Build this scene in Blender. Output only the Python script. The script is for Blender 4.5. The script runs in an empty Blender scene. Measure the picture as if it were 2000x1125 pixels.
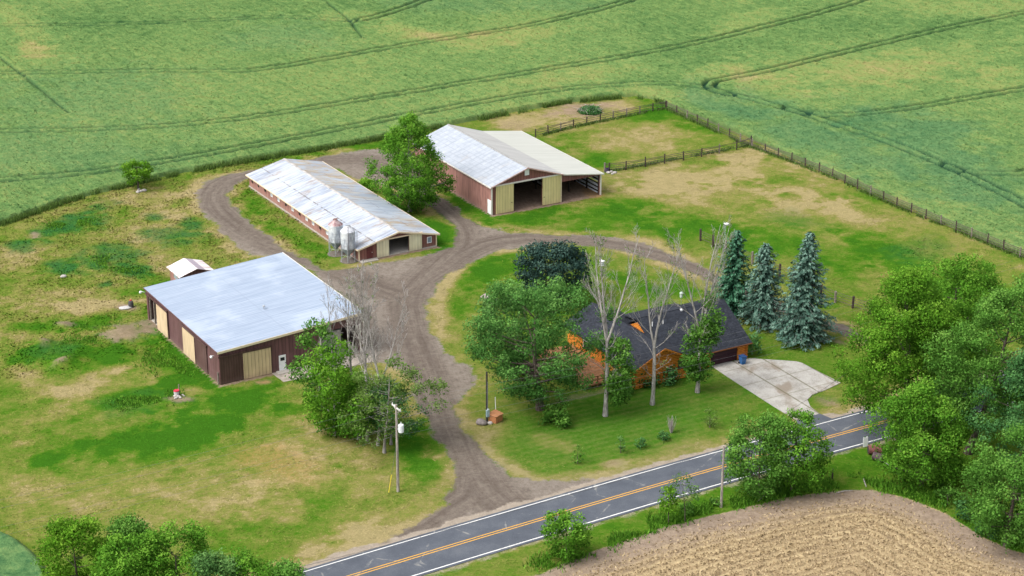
import bpy, math, random
import numpy as np
from mathutils import Matrix, Vector
rng = np.random.default_rng(11); random.seed(11)
C = bpy.context.scene.collection
PI = math.pi
# ------------------------------------------------------------------ survey: camera height and angles, and ground point under a photo point
H, F, TH, RO = 98.4, 3889.0, 0.379102, 0.002072
def G(px, py, z=0.0):
    X, Y = px-1000, py-562.5
    c, s = math.cos(-RO), math.sin(-RO); X, Y = c*X-s*Y, s*X+c*Y
    ct, st = math.cos(TH), math.sin(TH)
    d = np.array([X, F*ct-Y*st, -F*st-Y*ct]); t = (z-H)/d[2]
    return np.array([0, 0, H])+d*t
def GL(pts, z=0.0): return np.array([G(x, y, z)[:2] for x, y in pts])
def P2(x, y, z=0.0):
    ct, st = math.cos(TH), math.sin(TH); z = z-H
    d = y*ct-z*st; u = y*st+z*ct; X = F*x/d; Y = -F*u/d
    c, s = math.cos(RO), math.sin(RO)
    return 1000+c*X-s*Y, 562.5+s*X+c*Y
def HT(base, top):
    g = G(*base); lo, hi = 0.0, 45.0
    for _ in range(40):
        m = (lo+hi)/2
        if P2(g[0], g[1], m)[1] > top: lo = m
        else: hi = m
    return lo
def MPP(px, py):
    g = G(px, py); return math.hypot(g[1], H)/F
# ------------------------------------------------------------------ noise in numpy
def _h(i, j, seed):
    n = (i.astype(np.int64)*374761393+j.astype(np.int64)*668265263+seed*974711) & 0xffffffff
    n = ((n ^ (n >> 13))*1274126177) & 0xffffffff
    return ((n ^ (n >> 16)) & 0xffff)/65535.0
def vn(x, y, seed=0):
    i, j = np.floor(x), np.floor(y); fx, fy = x-i, y-j
    fx = fx*fx*(3-2*fx); fy = fy*fy*(3-2*fy)
    a, b, c, d = _h(i, j, seed), _h(i+1, j, seed), _h(i, j+1, seed), _h(i+1, j+1, seed)
    return (a*(1-fx)+b*fx)*(1-fy)+(c*(1-fx)+d*fx)*fy
def fbm(x, y, s, seed=0, o=4):
    r = 0; a = .5; t = 0
    for k in range(o):
        r = r+a*vn(x/s, y/s, seed+k*17); t += a; a *= .55; s = s*.5
    return r/t
def sstep(a, b, x):
    t = np.clip((x-a)/(b-a), 0, 1); return t*t*(3-2*t)
def sdist(P, poly, closed=True):
    """distance to polyline, length along it at the foot, inside flag"""
    n = len(poly); best = np.full(len(P), 1e9); along = np.zeros(len(P)); side = np.zeros(len(P)); ins = np.zeros(len(P), bool); acc = 0.
    for k in range(n if closed else n-1):
        a, b = poly[k], poly[(k+1) % n]; ab = b-a; L = np.hypot(*ab)
        if L < 1e-6: continue
        ap = P-a; t = np.clip((ap@ab)/(L*L), 0, 1); q = ap-t[:, None]*ab
        d = np.hypot(q[:, 0], q[:, 1]); m = d < best
        best[m] = d[m]; along[m] = acc+t[m]*L; side[m] = np.sign(ab[0]*ap[m, 1]-ab[1]*ap[m, 0]); acc += L
        if closed:
            y0, y1 = a[1], b[1]
            cr = ((y0 > P[:, 1]) != (y1 > P[:, 1]))
            if abs(y1-y0) > 1e-9: ins ^= cr & (P[:, 0] < a[0]+(P[:, 1]-y0)/(y1-y0)*(b[0]-a[0]))
    return best, along, (ins if closed else side)
def smooth(pts, n=2):
    p = np.array(pts, float)
    for _ in range(n):
        q = [p[0]]
        for a, b in zip(p[:-1], p[1:]): q += [a*.75+b*.25, a*.25+b*.75]
        q.append(p[-1]); p = np.array(q)
    return p
# ------------------------------------------------------------------ object helpers
def tag(o, label=None, cat=None, group=None, kind=None):
    if label: o['label'] = label
    if cat: o['category'] = cat
    if group: o['group'] = group
    if kind: o['kind'] = kind
    return o
def thing(name, label, cat, loc=(0, 0, 0), rz=0.0, group=None):
    o = bpy.data.objects.new(name, None); C.objects.link(o); o.empty_display_size = .3
    o.location = [float(v) for v in loc]; o.rotation_euler = (0, 0, rz)
    return tag(o, label, cat, group)
def npobj(name, V, Q, mat, parent=None, attrs=None, smoothf=False):
    V = np.ascontiguousarray(V, np.float32); Q = np.ascontiguousarray(Q, np.int32); k = Q.shape[1]
    me = bpy.data.meshes.new(name); me.vertices.add(len(V)); me.vertices.foreach_set('co', V.ravel())
    me.loops.add(Q.size); me.loops.foreach_set('vertex_index', Q.ravel())
    me.polygons.add(len(Q)); me.polygons.foreach_set('loop_start', np.arange(0, Q.size, k, dtype=np.int32))
    me.update(calc_edges=True)
    if smoothf: me.polygons.foreach_set('use_smooth', np.ones(len(Q), bool))
    for n, a in (attrs or {}).items():
        at = me.attributes.new(n, 'FLOAT', 'POINT'); at.data.foreach_set('value', np.ascontiguousarray(a, np.float32))
    me.materials.append(mat)
    o = bpy.data.objects.new(name, me); C.objects.link(o); o.parent = parent
    return o
class MB:
    def __init__(s): s.v = []; s.f = []; s.marks = []
    def add(s, V, Fc):
        b = len(s.v); s.v += [tuple(map(float, p)) for p in V]; s.f += [tuple(b+i for i in f) for f in Fc]; return s
    def hexa(s, p):   # 4 bottom ccw, 4 top ccw
        return s.add(p, [(3, 2, 1, 0), (4, 5, 6, 7), (0, 1, 5, 4), (1, 2, 6, 5), (2, 3, 7, 6), (3, 0, 4, 7)])
    def box(s, x0, x1, y0, y1, z0, z1):
        return s.hexa([(x0, y0, z0), (x1, y0, z0), (x1, y1, z0), (x0, y1, z0), (x0, y0, z1), (x1, y0, z1), (x1, y1, z1), (x0, y1, z1)])
    def slab(s, a, b, c, d, t):   # top corners ccw, thickness downward
        q = [(p[0], p[1], p[2]-t) for p in (a, b, c, d)]; return s.hexa(q+[a, b, c, d])
    def tube(s, pts, rad, n=8, cap=True):
        pts = [np.array(p, float) for p in pts]
        if not hasattr(rad, '__len__'): rad = [rad]*len(pts)
        V = []; Fc = []
        for i, p in enumerate(pts):
            t = pts[min(i+1, len(pts)-1)]-pts[max(i-1, 0)]; t = t/(np.linalg.norm(t)+1e-9)
            a = np.array([1., 0, 0]) if abs(t[0]) < .8 else np.array([0, 1., 0])
            x = np.cross(t, a); x /= np.linalg.norm(x); y = np.cross(t, x)
            for k in range(n):
                w = 2*PI*k/n; V.append(p+rad[i]*(math.cos(w)*x+math.sin(w)*y))
        for i in range(len(pts)-1):
            for k in range(n):
                k2 = (k+1) % n; Fc.append((i*n+k, i*n+k2, (i+1)*n+k2, (i+1)*n+k))
        if cap: Fc += [tuple(range(n-1, -1, -1)), tuple(range((len(pts)-1)*n, len(pts)*n))]
        return s.add(V, Fc)
    def lathe(s, prof, c=(0, 0, 0), n=20):
        V = []; Fc = []
        for r, z in prof:
            for k in range(n): w = 2*PI*k/n; V.append((c[0]+r*math.cos(w), c[1]+r*math.sin(w), c[2]+z))
        for i in range(len(prof)-1):
            for k in range(n):
                k2 = (k+1) % n; Fc.append((i*n+k, i*n+k2, (i+1)*n+k2, (i+1)*n+k))
        Fc += [tuple(range(n-1, -1, -1)), tuple(range((len(prof)-1)*n, len(prof)*n))]
        return s.add(V, Fc)
    def blob(s, c, r, seed=0, amp=.25):
        rr = np.random.default_rng(seed); n = 10; m = 6; V = []; Fc = []
        ph = rr.uniform(0, 6, 6)
        for i in range(m+1):
            th = PI*i/m
            for k in range(n):
                w = 2*PI*k/n; q = 1+amp*(math.sin(2*w+ph[0])*.5+math.sin(3*w+ph[1]+th*2)*.4+math.cos(th*3+ph[2])*.3)
                V.append((c[0]+r[0]*q*math.sin(th)*math.cos(w), c[1]+r[1]*q*math.sin(th)*math.sin(w), c[2]+r[2]*math.cos(th)*(1+amp*.3*math.sin(w+ph[3]))))
        for i in range(m):
            for k in range(n): k2 = (k+1) % n; Fc.append((i*n+k, (i+1)*n+k, (i+1)*n+k2, i*n+k2))
        return s.add(V, Fc)
    def build(s, name, mat, parent=None, bevel=0, sm=False):
        if len(s.marks) > 1:            # several walls gathered in one builder: one mesh each
            ends = s.marks[1:]+[(len(s.v), len(s.f))]
            for (v0, f0), (v1, f1) in zip(s.marks, ends):
                k = MB(); k.v = s.v[v0:v1]; k.f = [tuple(i-v0 for i in f) for f in s.f[f0:f1]]; o = k.build(name, mat, parent, bevel, sm)
            return o
        me = bpy.data.meshes.new(name); me.from_pydata(s.v, [], s.f); me.update()
        if sm: me.polygons.foreach_set('use_smooth', np.ones(len(me.polygons), bool))
        me.materials.append(mat); o = bpy.data.objects.new(name, me); C.objects.link(o); o.parent = parent
        if bevel:
            b = o.modifiers.new('bevel', 'BEVEL'); b.width = bevel; b.segments = 2; b.limit_method = 'ANGLE'
        return o
def wall(mb, axis, c, a0, a1, tops, ops=(), th=.12, z0=0.0):
    """wall along 'u' (at v=c) or 'v' (at u=c), outer face at c, thickness th (signed). tops: [(a,z)..] piecewise top line."""
    mb.marks.append((len(mb.v), len(mb.f)))
    cuts = sorted({a0, a1, *[t[0] for t in tops if a0 < t[0] < a1], *[x for o in ops for x in o[:2] if a0 < x < a1]})
    ta = [t[0] for t in tops]; tz = [t[1] for t in tops]
    top = lambda a: float(np.interp(a, ta, tz))
    lo, hi = min(c, c+th), max(c, c+th)
    for a, b in zip(cuts[:-1], cuts[1:]):
        segs = [(z0, None)]
        for o in ops:
            if o[0] <= a+1e-6 and o[1] >= b-1e-6:
                segs = ([(z0, o[2])] if o[2] > z0+.01 else [])+[(o[3], None)]
        for s0, s1 in segs:
            za, zb = (top(a), top(b)) if s1 is None else (s1, s1)
            if axis == 'u': mb.hexa([(a, lo, s0), (b, lo, s0), (b, hi, s0), (a, hi, s0), (a, lo, za), (b, lo, zb), (b, hi, zb), (a, hi, za)])
            else: mb.hexa([(lo, a, s0), (hi, a, s0), (hi, b, s0), (lo, b, s0), (lo, a, za), (hi, a, za), (hi, b, zb), (lo, b, zb)])
# ------------------------------------------------------------------ material helpers
class N:
    def __init__(s, name):
        s.m = bpy.data.materials.new(name); s.m.use_nodes = True; s.t = s.m.node_tree; s.n = s.t.nodes; s.l = s.t.links
        s.b = s.n['Principled BSDF']; s.b.inputs['Specular IOR Level'].default_value = .25
    def new(s, ty, **k):
        o = s.n.new(ty)
        for a, v in k.items(): setattr(o, a, v)
        return o
    def link(s, a, b): s.l.new(a, b)
    def put(s, sock, v):
        if isinstance(v, bpy.types.NodeSocket): s.link(v, sock)
        elif hasattr(v, '__len__') and sock.type == 'RGBA': sock.default_value = (*v[:3], 1)
        else: sock.default_value = v
    def attr(s, n): o = s.new('ShaderNodeAttribute', attribute_name=n); return o.outputs['Fac']
    def obj(s): return s.new('ShaderNodeTexCoord').outputs['Object']
    def geo(s): return s.new('ShaderNodeNewGeometry').outputs['Position']
    def sep(s, v): o = s.new('ShaderNodeSeparateXYZ'); s.link(v, o.inputs[0]); return o.outputs
    def com(s, x, y, z=0.0):
        o = s.new('ShaderNodeCombineXYZ')
        for i, v in enumerate((x, y, z)): s.put(o.inputs[i], v)
        return o.outputs[0]
    def noise(s, v, scale, detail=3, rough=.6, dist=0.0):
        o = s.new('ShaderNodeTexNoise'); s.link(v, o.inputs['Vector']); o.inputs['Scale'].default_value = scale
        o.inputs['Detail'].default_value = detail; o.inputs['Roughness'].default_value = rough; o.inputs['Distortion'].default_value = dist
        return o.outputs['Fac']
    def mul(s, v, f):
        o = s.new('ShaderNodeVectorMath', operation='MULTIPLY'); s.link(v, o.inputs[0]); o.inputs[1].default_value = f; return o.outputs[0]
    def math(s, op, a, b=0.0, c=None, clamp=False):
        o = s.new('ShaderNodeMath', operation=op, use_clamp=clamp); s.put(o.inputs[0], a); s.put(o.inputs[1], b)
        if c is not None: s.put(o.inputs[2], c)
        return o.outputs[0]
    def rmp(s, v, a, b, c=0.0, d=1.0):
        o = s.new('ShaderNodeMapRange'); o.interpolation_type = 'SMOOTHSTEP'; s.link(v, o.inputs[0])
        for i, x in enumerate((a, b, c, d)): s.put(o.inputs[i+1], x)
        return o.outputs[0]
    def ramp(s, f, st):
        o = s.new('ShaderNodeValToRGB'); e = o.color_ramp.elements
        while len(e) < len(st): e.new(.5)
        for k, (p, c) in zip(e, st): k.position = p; k.color = (*c, 1)
        s.link(f, o.inputs[0]); return o.outputs[0]
    def mix(s, f, a, b, mode='MIX'):
        o = s.new('ShaderNodeMix', data_type='RGBA', blend_type=mode); s.put(o.inputs[0], f); s.put(o.inputs[6], a); s.put(o.inputs[7], b); return o.outputs[2]
    def bump(s, h, st=.5, d=.05):
        o = s.new('ShaderNodeBump'); o.inputs['Strength'].default_value = st; o.inputs['Distance'].default_value = d; s.link(h, o.inputs['Height'])
        s.link(o.outputs[0], s.b.inputs['Normal']); return o.outputs[0]
    def col(s, c, rough=.8, metal=0.0):
        s.put(s.b.inputs['Base Color'], c); s.put(s.b.inputs['Roughness'], rough); s.b.inputs['Metallic'].default_value = metal; return s.m
def plain(name, c, rough=.8, var=.25, scale=3.0, metal=0.0):
    m = N(name); f = m.noise(m.obj(), scale, 4); f2 = m.noise(m.obj(), scale*7, 3)
    f = m.math('ADD', m.math('MULTIPLY', f, .65), m.math('MULTIPLY', f2, .35))
    k = m.rmp(f, .3, .7)
    m.bump(f2, .2, .02)
    return m.col(m.mix(k, [x*(1-var) for x in c], [min(1, x*(1+var)) for x in c]), rough, metal)
def ribbed(name, c, axis=0, period=.3, dark=.55, rough=.55, grime=(.2, .16, .13), gamt=.35, fade=.25, low=True):
    """painted ribbed steel siding: ribs along the given object axis, dirt rising from the ground, faded streaks"""
    m = N(name); o = m.obj(); x = m.sep(o); a = x[axis]
    fr = m.math('FRACT', m.math('DIVIDE', a, period)); rib = m.rmp(m.math('ABSOLUTE', m.math('SUBTRACT', fr, .5)), .30, .44)
    st = m.noise(m.mul(o, (1.6, 1.6, .25)), 1.3, 4); big = m.noise(o, .35, 3)
    cc = m.mix(m.rmp(st, .3, .75), [v*(1-fade) for v in c], [min(1, v*(1+fade*.7)) for v in c])
    cc = m.mix(m.math('MULTIPLY', rib, 1-dark), cc, [v*.45 for v in c])
    if low:
        lo = m.math('MULTIPLY', m.rmp(m.math('ADD', x[2], m.math('MULTIPLY', m.math('SUBTRACT', st, .5), .9)), .0, .8, 1., 0.), gamt)
        cc = m.mix(lo, cc, grime)
    cc = m.mix(m.math('MULTIPLY', m.rmp(big, .5, .75), .18), cc, [min(1, v*1.5+.05) for v in c])
    m.bump(rib, .6, .03)
    return m.col(cc, rough)
# ------------------------------------------------------------------ camera, light, world
cam = bpy.data.cameras.new('camera'); co = bpy.data.objects.new('camera', cam); C.objects.link(co)
cam.sensor_width = 36; cam.lens = 36*F/2000; cam.clip_start = 1; cam.clip_end = 20000
co.matrix_world = Matrix.Translation((0, 0, H)) @ Matrix.Rotation(PI/2-TH, 4, 'X') @ Matrix.Rotation(RO, 4, 'Z')
sc = bpy.context.scene; sc.camera = co
w = bpy.data.worlds.new('World'); sc.world = w; w.use_nodes = True
wt = w.node_tree; bg = wt.nodes['Background']; sky = wt.nodes.new('ShaderNodeTexSky'); sky.sky_type = 'NISHITA'
SUN_EL, SUN_AZ = 52.0, -118.0       # azimuth clockwise from +y
sky.sun_disc = False; sky.sun_elevation = math.radians(SUN_EL); sky.sun_rotation = math.radians(SUN_AZ); sky.air_density = 1.0; sky.dust_density = 5.0; sky.ozone_density = 1.0
hs = wt.nodes.new('ShaderNodeHueSaturation'); hs.inputs['Saturation'].default_value = .32; hs.inputs['Value'].default_value = 1.78
wt.links.new(sky.outputs[0], hs.inputs['Color']); wt.links.new(hs.outputs[0], bg.inputs[0]); bg.inputs[1].default_value = .15
sl = bpy.data.lights.new('sun', 'SUN'); so = bpy.data.objects.new('sun', sl); C.objects.link(so)
sl.energy = 1.6; sl.angle = math.radians(28); sl.color = (1, .96, .9)
az, el = math.radians(SUN_AZ), math.radians(SUN_EL)
sd = Vector((math.sin(az)*math.cos(el), math.cos(az)*math.cos(el), math.sin(el)))
so.rotation_euler = sd.to_track_quat('Z', 'Y').to_euler(); so.location = (-60, 200, 120)
sc.view_settings.view_transform = 'Standard'; sc.view_settings.look = 'None'; sc.view_settings.exposure = 0; sc.view_settings.gamma = 1
sc.cycles.max_bounces = 6; sc.cycles.diffuse_bounces = 3; sc.cycles.glossy_bounces = 2; sc.cycles.transmission_bounces = 4; sc.cycles.transparent_max_bounces = 4
# ------------------------------------------------------------------ GROUND
RS = np.array([math.cos(.515), math.sin(.515)]); RN = np.array([-RS[1], RS[0]])      # along and across the road
road_c = smooth([(-220, 140.0), (-60, 149.5), (20, 153.6), (60, 155.7), (80, 156.75), (95, 157.35), (110, 157.85), (130, 158.15), (160, 158.2), (260, 158.0)], 2)
ROADC = np.array([a*RS+b*RN for a, b in road_c])
yard = GL([(690, 1092), (770, 1048), (850, 1000), (888, 950), (880, 895), (850, 850), (822, 800), (800, 745), (770, 715), (712, 700), (700, 600), (600, 520), (540, 500), (490, 497), (450, 468), (412, 435), (392, 402), (384, 378), (398, 356), (438, 341), (484, 333), (560, 320), (640, 304), (700, 294), (745, 291), (800, 300), (835, 345), (850, 375), (880, 397), (915, 427), (945, 442), (1000, 453), (1100, 458), (1200, 463), (1265, 478), (1330, 505), (1372, 522), (1440, 557), (1600, 622), (1650, 637), (1700, 657), (1700, 671), (1640, 652), (1590, 634), (1430, 574), (1368, 539), (1325, 522), (1255, 500), (1195, 484), (1120, 477), (1040, 478), (980, 488), (930, 506), (882, 530), (850, 562), (833, 597), (830, 625), (842, 655), (872, 690), (908, 712), (932, 728), (930, 750), (905, 775), (888, 792), (903, 822), (925, 855), (960, 900), (1010, 933), (1060, 942), (1150, 936), (1200, 935), (1000, 1005), (700, 1110)])
isle = GL([(484, 345), (462, 358), (446, 375), (447, 392), (470, 422), (510, 452), (570, 490), (640, 530), (680, 524), (740, 510), (800, 504), (850, 494), (882, 481), (893, 462), (886, 440), (862, 420), (835, 402), (790, 380), (745, 362), (700, 348), (655, 332), (627, 318)])
field = GL([(-160, 500), (0, 440), (60, 418), (130, 394), (200, 376), (265, 359), (330, 343), (400, 330), (500, 311), (600, 296), (700, 280), (770, 266), (860, 249), (900, 241), (1000, 219), (1100, 201), (1180, 191), (1240, 188), (1275, 194), (1302, 206), (1350, 224), (1450, 263), (1560, 315), (1700, 372), (1850, 438), (2000, 499), (2200, 585), (2600, -20), (2050, -22), (-60, -22), (-400, -10)])
stub = GL([(880, 1160), (1060, 1118), (1120, 1090), (1200, 1062), (1300, 1027), (1400, 1003), (1480, 983), (1560, 966), (1640, 955), (1710, 957), (1770, 970), (1850, 1003), (1920, 1048), (1975, 1072), (2100, 1110), (2200, 1300), (800, 1300)])
swf = GL([(-200, 1000), (0, 1040), (35, 1056), (65, 1080), (85, 1102), (100, 1135), (140, 1220), (-100, 1400), (-300, 1100)])
drive_mid = [GL(smooth(p, 1)) for p in ([(560, 1130), (900, 985), (905, 900), (860, 800), (830, 720), (800, 640), (790, 580), (830, 540), (900, 480), (905, 450), (880, 420), (840, 385), (790, 345), (730, 310), (640, 312)],
    [(790, 580), (700, 545), (600, 500), (500, 465), (430, 415), (415, 385), (435, 355), (500, 335)], [(830, 545), (930, 480), (1000, 465), (1120, 468), (1260, 488), (1370, 530), (1440, 565), (1690, 660)], [(1000, 1010), (930, 940), (890, 850)])]
step = .4
gx = np.arange(-125, 128, step); gy = np.arange(150, 432, step)
X, Y = np.meshgrid(gx, gy); nx, ny = len(gx), len(gy); XY = np.stack([X.ravel(), Y.ravel()], 1); x, y = XY.T
# only keep what lies inside or close to the view
px, py = P2(x, y)
jx = (fbm(x, y, 3.5, 3, 2)-.5)*1.3; jy = (fbm(x, y, 3.5, 5, 2)-.5)*1.3; J = XY+np.stack([jx, jy], 1)
dY, _, iY = sdist(J, yard); dI, _, iI = sdist(J, isle)
gd = np.where(iY, dY, -dY); gi = np.where(iI, dI, -dI); gd = np.minimum(gd, -gi)
gravel = sstep(-1.3, 1.3, gd+(fbm(x, y, 1.6, 8)-.5)*1.6)
dr, ra, rs = sdist(XY, ROADC, False)
shoulder = sstep(5.4, 3.7, dr+(fbm(x, y, 1.6, 21)-.5)*2.0)*np.where(rs > 0, 1, .55)
dF, fa, iF = sdist(XY, field); fd = np.where(iF, dF, -dF)
dS, sa, iS = sdist(J*.35+XY*.65, stub); stb = sstep(-.5, .7, np.where(iS, dS, -dS))
flow_x = np.zeros(len(x)); flow_y = np.zeros(len(x)); bd = np.full(len(x), 1e9)
for k, pl in enumerate(drive_mid):
    d, a, s_ = sdist(XY, pl, False); m = d < bd; bd[m] = d[m]; flow_x[m] = (d*s_)[m]+k*37; flow_y[m] = a[m]
lane = np.exp(-((bd-1.0+(fbm(XY[:, 0], XY[:, 1], 6, 301)-.5)*1.6)/.42)**2)*sstep(.25, .6, fbm(XY[:, 0], XY[:, 1], 9, 303)); pale = sstep(1.9, 3.6, bd+(fbm(XY[:, 0], XY[:, 1], 3, 305)-.5)*2.4)
flow_x = np.where(stb > .3, dS, flow_x); flow_y = np.where(stb > .3, sa, flow_y)
# dry (0 lush .. 1 straw) and weed (blue green) patches; centres given where the photo shows them
dry = .45+(fbm(x, y, 22, 31, 3)-.5)*.5+(fbm(x, y, 5, 41, 4)-.5)*.6+(fbm(x, y, 1.4, 43, 2)-.5)*.35
weed = np.zeros(len(x)); dirt = np.zeros(len(x))
nz = fbm(x, y, 3.2, 51, 4)-.5+(fbm(x, y, .95, 55, 2)-.5)*.55; nz2 = fbm(x, y, 7, 61, 3)-.5
def patch(cx, cy, rx, ry, rot=0.0, ed=.5):
    r = math.radians(rot); dx, dy = px-cx, py-cy
    u = (dx*math.cos(r)+dy*math.sin(r))/rx; v = (-dx*math.sin(r)+dy*math.cos(r))/ry
    return sstep(1.45, .3, np.sqrt(u*u+v*v)+nz*1.7*ed*2+nz2*.8*ed)
def pd(a, *q): global dry; dry = dry+a*patch(*q)
def pw(a, *q): global weed; weed = np.maximum(weed, a*patch(*q))
def pdt(a, *q): global dirt; dirt = np.maximum(dirt, a*patch(*q))
# pasture
lawnR = patch(1560, 420, 420, 190, 20, .2); dry += .10*lawnR
for q in ((1240, 268, 120, 26, -6), (1330, 345, 190, 30, -8), (1290, 365, 120, 26, -10), (1520, 330, 120, 34, 22), (1420, 385, 170, 28, 5), (1560, 395, 90, 26, 15), (1660, 420, 70, 20, 20), (1610, 470, 70, 14, 10), (1460, 300, 50, 16, 0), (1260, 480, 80, 26, 12), (1330, 515, 70, 26, 20), (1100, 250, 60, 16, -12)): pd(.27, *q)
for q in ((1340, 236, 90, 24, 20), (1260, 228, 60, 14, -14), (1180, 420, 90, 28, 0), (1230, 395, 60, 18, 0), (1520, 345, 45, 14, 10), (1170, 315, 30, 14, 0), (1350, 435, 90, 20, 10), (1570, 480, 140, 40, 10), (1700, 470, 70, 22, 20), (1760, 510, 60, 26, 0), (1870, 560, 80, 30, 0), (1300, 455, 50, 14, 20), (920, 400, 50, 22, 40), (1030, 425, 60, 18, -10)): pd(-.42, *q)
pw(.45, 1790, 490, 60, 22, 0); pw(.3, 1560, 430, 60, 16, 10)
# by the brush heap and behind the big barn
pd(.5, 1040, 232, 90, 20, -8); pdt(.75, 1150, 214, 62, 15, -4); pd(.5, 1210, 205, 40, 10, 0); pdt(.35, 1010, 245, 30, 10, 0)
pd(-.35, 560, 345, 90, 14, -10); pd(-.3, 480, 400, 40, 30, 40); pd(-.3, 580, 470, 90, 20, 36); pd(-.45, 850, 450, 40, 40, 60); pd(-.3, 800, 470, 60, 14, 0)
pd(-.3, 700, 292, 120, 7, -8); pd(.2, 640, 312, 60, 6, -8)
# rough ground on the left
for q in ((140, 437, 75, 22, -18), (215, 505, 75, 26, -8), (250, 520, 40, 20, 0), (40, 480, 24, 14, 0), (300, 425, 20, 8, 0), (340, 460, 60, 16, 0), (205, 555, 24, 8, -10), (120, 520, 34, 14, 0), (375, 440, 22, 12, 0), (190, 430, 40, 18, 0)): pw(.9, *q); pd(-.3, *q)
for q in ((270, 445, 70, 30, 0), (290, 395, 70, 26, 10), (40, 500, 60, 24, 0), (110, 580, 100, 16, -5), (150, 595, 140, 14, -6), (200, 600, 80, 14, 0), (30, 655, 60, 14, 0), (330, 520, 60, 18, 20), (60, 740, 50, 40, 60), (170, 750, 70, 16, -20), (250, 715, 70, 10, -14), (310, 740, 60, 16, -16), (120, 800, 140, 26, -22), (230, 800, 80, 14, -20), (370, 760, 40, 12, 0), (60, 860, 80, 10, -16), (400, 380, 40, 30, 30)): pd(.33, *q)
for q in ((120, 690, 100, 34, -6), (190, 630, 50, 16, -14), (60, 690, 40, 16, -20), (350, 690, 70, 60, 40), (260, 780, 90, 26, -14), (220, 690, 50, 22, 0), (300, 640, 30, 30, 50), (330, 560, 60, 20, 20), (240, 570, 40, 12, 0), (70, 640, 60, 14, 0)): pd(-.46, *q)
pw(.5, 110, 680, 60, 20, -10); pw(.35, 250, 790, 70, 20, -14)
for q in ((237, 650, 42, 18, -8), (85, 672, 15, 9, 0), (120, 712, 22, 7, -20), (250, 600, 16, 6, 0), (517, 747, 14, 5, 0), (345, 778, 26, 5, 0), (68, 460, 12, 5, 0), (125, 635, 14, 6, 0), (285, 640, 18, 16, 40)): pdt(.8, *q)
# front lawn
for q in ((290, 865, 170, 34, -14), (430, 815, 110, 34, -18), (380, 740, 90, 20, -10), (520, 760, 70, 14, -14), (560, 800, 60, 14, 0), (820, 880, 50, 50, 60), (120, 890, 70, 18, -14), (480, 790, 40, 16, 0)): pd(-.55, *q)
for q in ((540, 905, 110, 50, 0), (570, 810, 60, 26, 20), (430, 960, 150, 40, 10), (700, 1030, 130, 16, -22), (620, 1060, 70, 14, -22), (300, 990, 160, 40, 0), (70, 960, 60, 40, 0), (640, 870, 60, 34, 0)): pd(.24, *q)
orange = .8*patch(540, 905, 70, 34, 10)
# house lawn: watered and mown
hl = patch(1220, 830, 330, 110, -14, .15); dry = dry*(1-.75*hl)+.20*hl*.9; weed = np.maximum(weed, .22*hl)
hb = patch(1560, 690, 110, 60, 10, .15); dry = dry*(1-.6*hb)+.22*hb*.8
for q in ((950, 850, 40, 50, 50), (1010, 915, 60, 12, 28), (865, 610, 24, 60, 0), (1080, 865, 46, 12, 10), (1190, 905, 34, 9, -10), (880, 545, 30, 16, -40)): pd(.36, *q)
for q in ((930, 540, 40, 20, -20), (990, 530, 60, 26, 0), (1240, 560, 60, 20, 30), (900, 600, 30, 24, 0), (1330, 560, 40, 26, 20), (1000, 500, 60, 9, -6)): pd(-.34, *q)
pdt(.6, 1600, 655, 40, 6, 20); pdt(.5, 1250, 745, 120, 6, -14); pdt(.6, 1615, 785, 30, 9, 10); pdt(.4, 1190, 905, 16, 5, 0)
# roadside strip south of the road
south = (rs < 0) & (dr > 4.2) & (fd < 0); dry = np.where(south, dry*.75-.02, dry)
dry = np.where(gravel < .5, dry+.55*sstep(-2.6, -.1, gd+nz*3)*sstep(-.2, .4, nz2+.15), dry)
dry = np.where(rs > 0, dry+.5*sstep(8.5, 5, dr+nz*4), dry)
# earth floors inside the two barns
def barn_floor(ox, oy, phi, w_, l_):
    u = np.array([math.cos(phi), math.sin(phi)]); v = np.array([-u[1], u[0]]); q = XY-np.array([ox, oy]); a, b = q@u, q@v
    return ((a > -.2) & (a < w_+.2) & (b > -.6) & (b < l_)).astype(float)
dirt = np.maximum(dirt, barn_floor(-3.058, 275.827, .521, 19, 24.4)); dirt = np.maximum(dirt, barn_floor(-21.135, 256.587, .537, 12.2, 37.5)); dirt = np.maximum(dirt, barn_floor(-34.708, 215.613, .536, 19, 23.8)*.9)
straw = np.zeros(len(x)); straw = np.maximum(straw, .8*patch(1155, 372, 24, 12, 30)); straw = np.maximum(straw, orange*.55); straw = np.maximum(straw, .9*patch(517, 747, 13, 4, 0))
mow = (np.sin((x*RN[0]+y*RN[1])*2*PI/1.05)*.5)*np.maximum(hl, .35*patch(400, 950, 400, 120, -15, .2))
crop_s = np.zeros(len(x))
z = (fbm(x, y, 9, 71, 3)-.5)*.10*(1-np.maximum(gravel, sstep(6, 5, dr)))+(fbm(x, y, 1.2, 77, 2)-.5)*.05
z = z*sstep(4.2, 5.5, dr)-.02
for cx, cy, hgt, rad in ((237, 650, .35, 2.2), (85, 672, .6, 1.3), (115, 713, .7, 1.2), (140, 705, .5, 1.0), (150, 690, .5, 2.4), (60, 690, .45, 2.0), (125, 637, .5, 1.2), (230, 690, .35, 1.5)):
    g = G(cx, cy); q = np.exp(-((x-g[0])**2+(y-g[1])**2)/rad**2); z = z+hgt*q*(1+nz)
cls = np.zeros(len(x), int); cls[gravel > .5] = 1; cls[stb > .5] = 2
gi_ = np.arange(nx*ny).reshape(ny, nx)
Qg = np.stack([gi_[:-1, :-1], gi_[:-1, 1:], gi_[1:, 1:], gi_[1:, :-1]], -1).reshape(-1, 4)
fc = cls[Qg].max(1)
m = N('ground'); pos = m.geo(); A = m.attr
fx, fy = A('flowx'), A('flowy')
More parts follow.
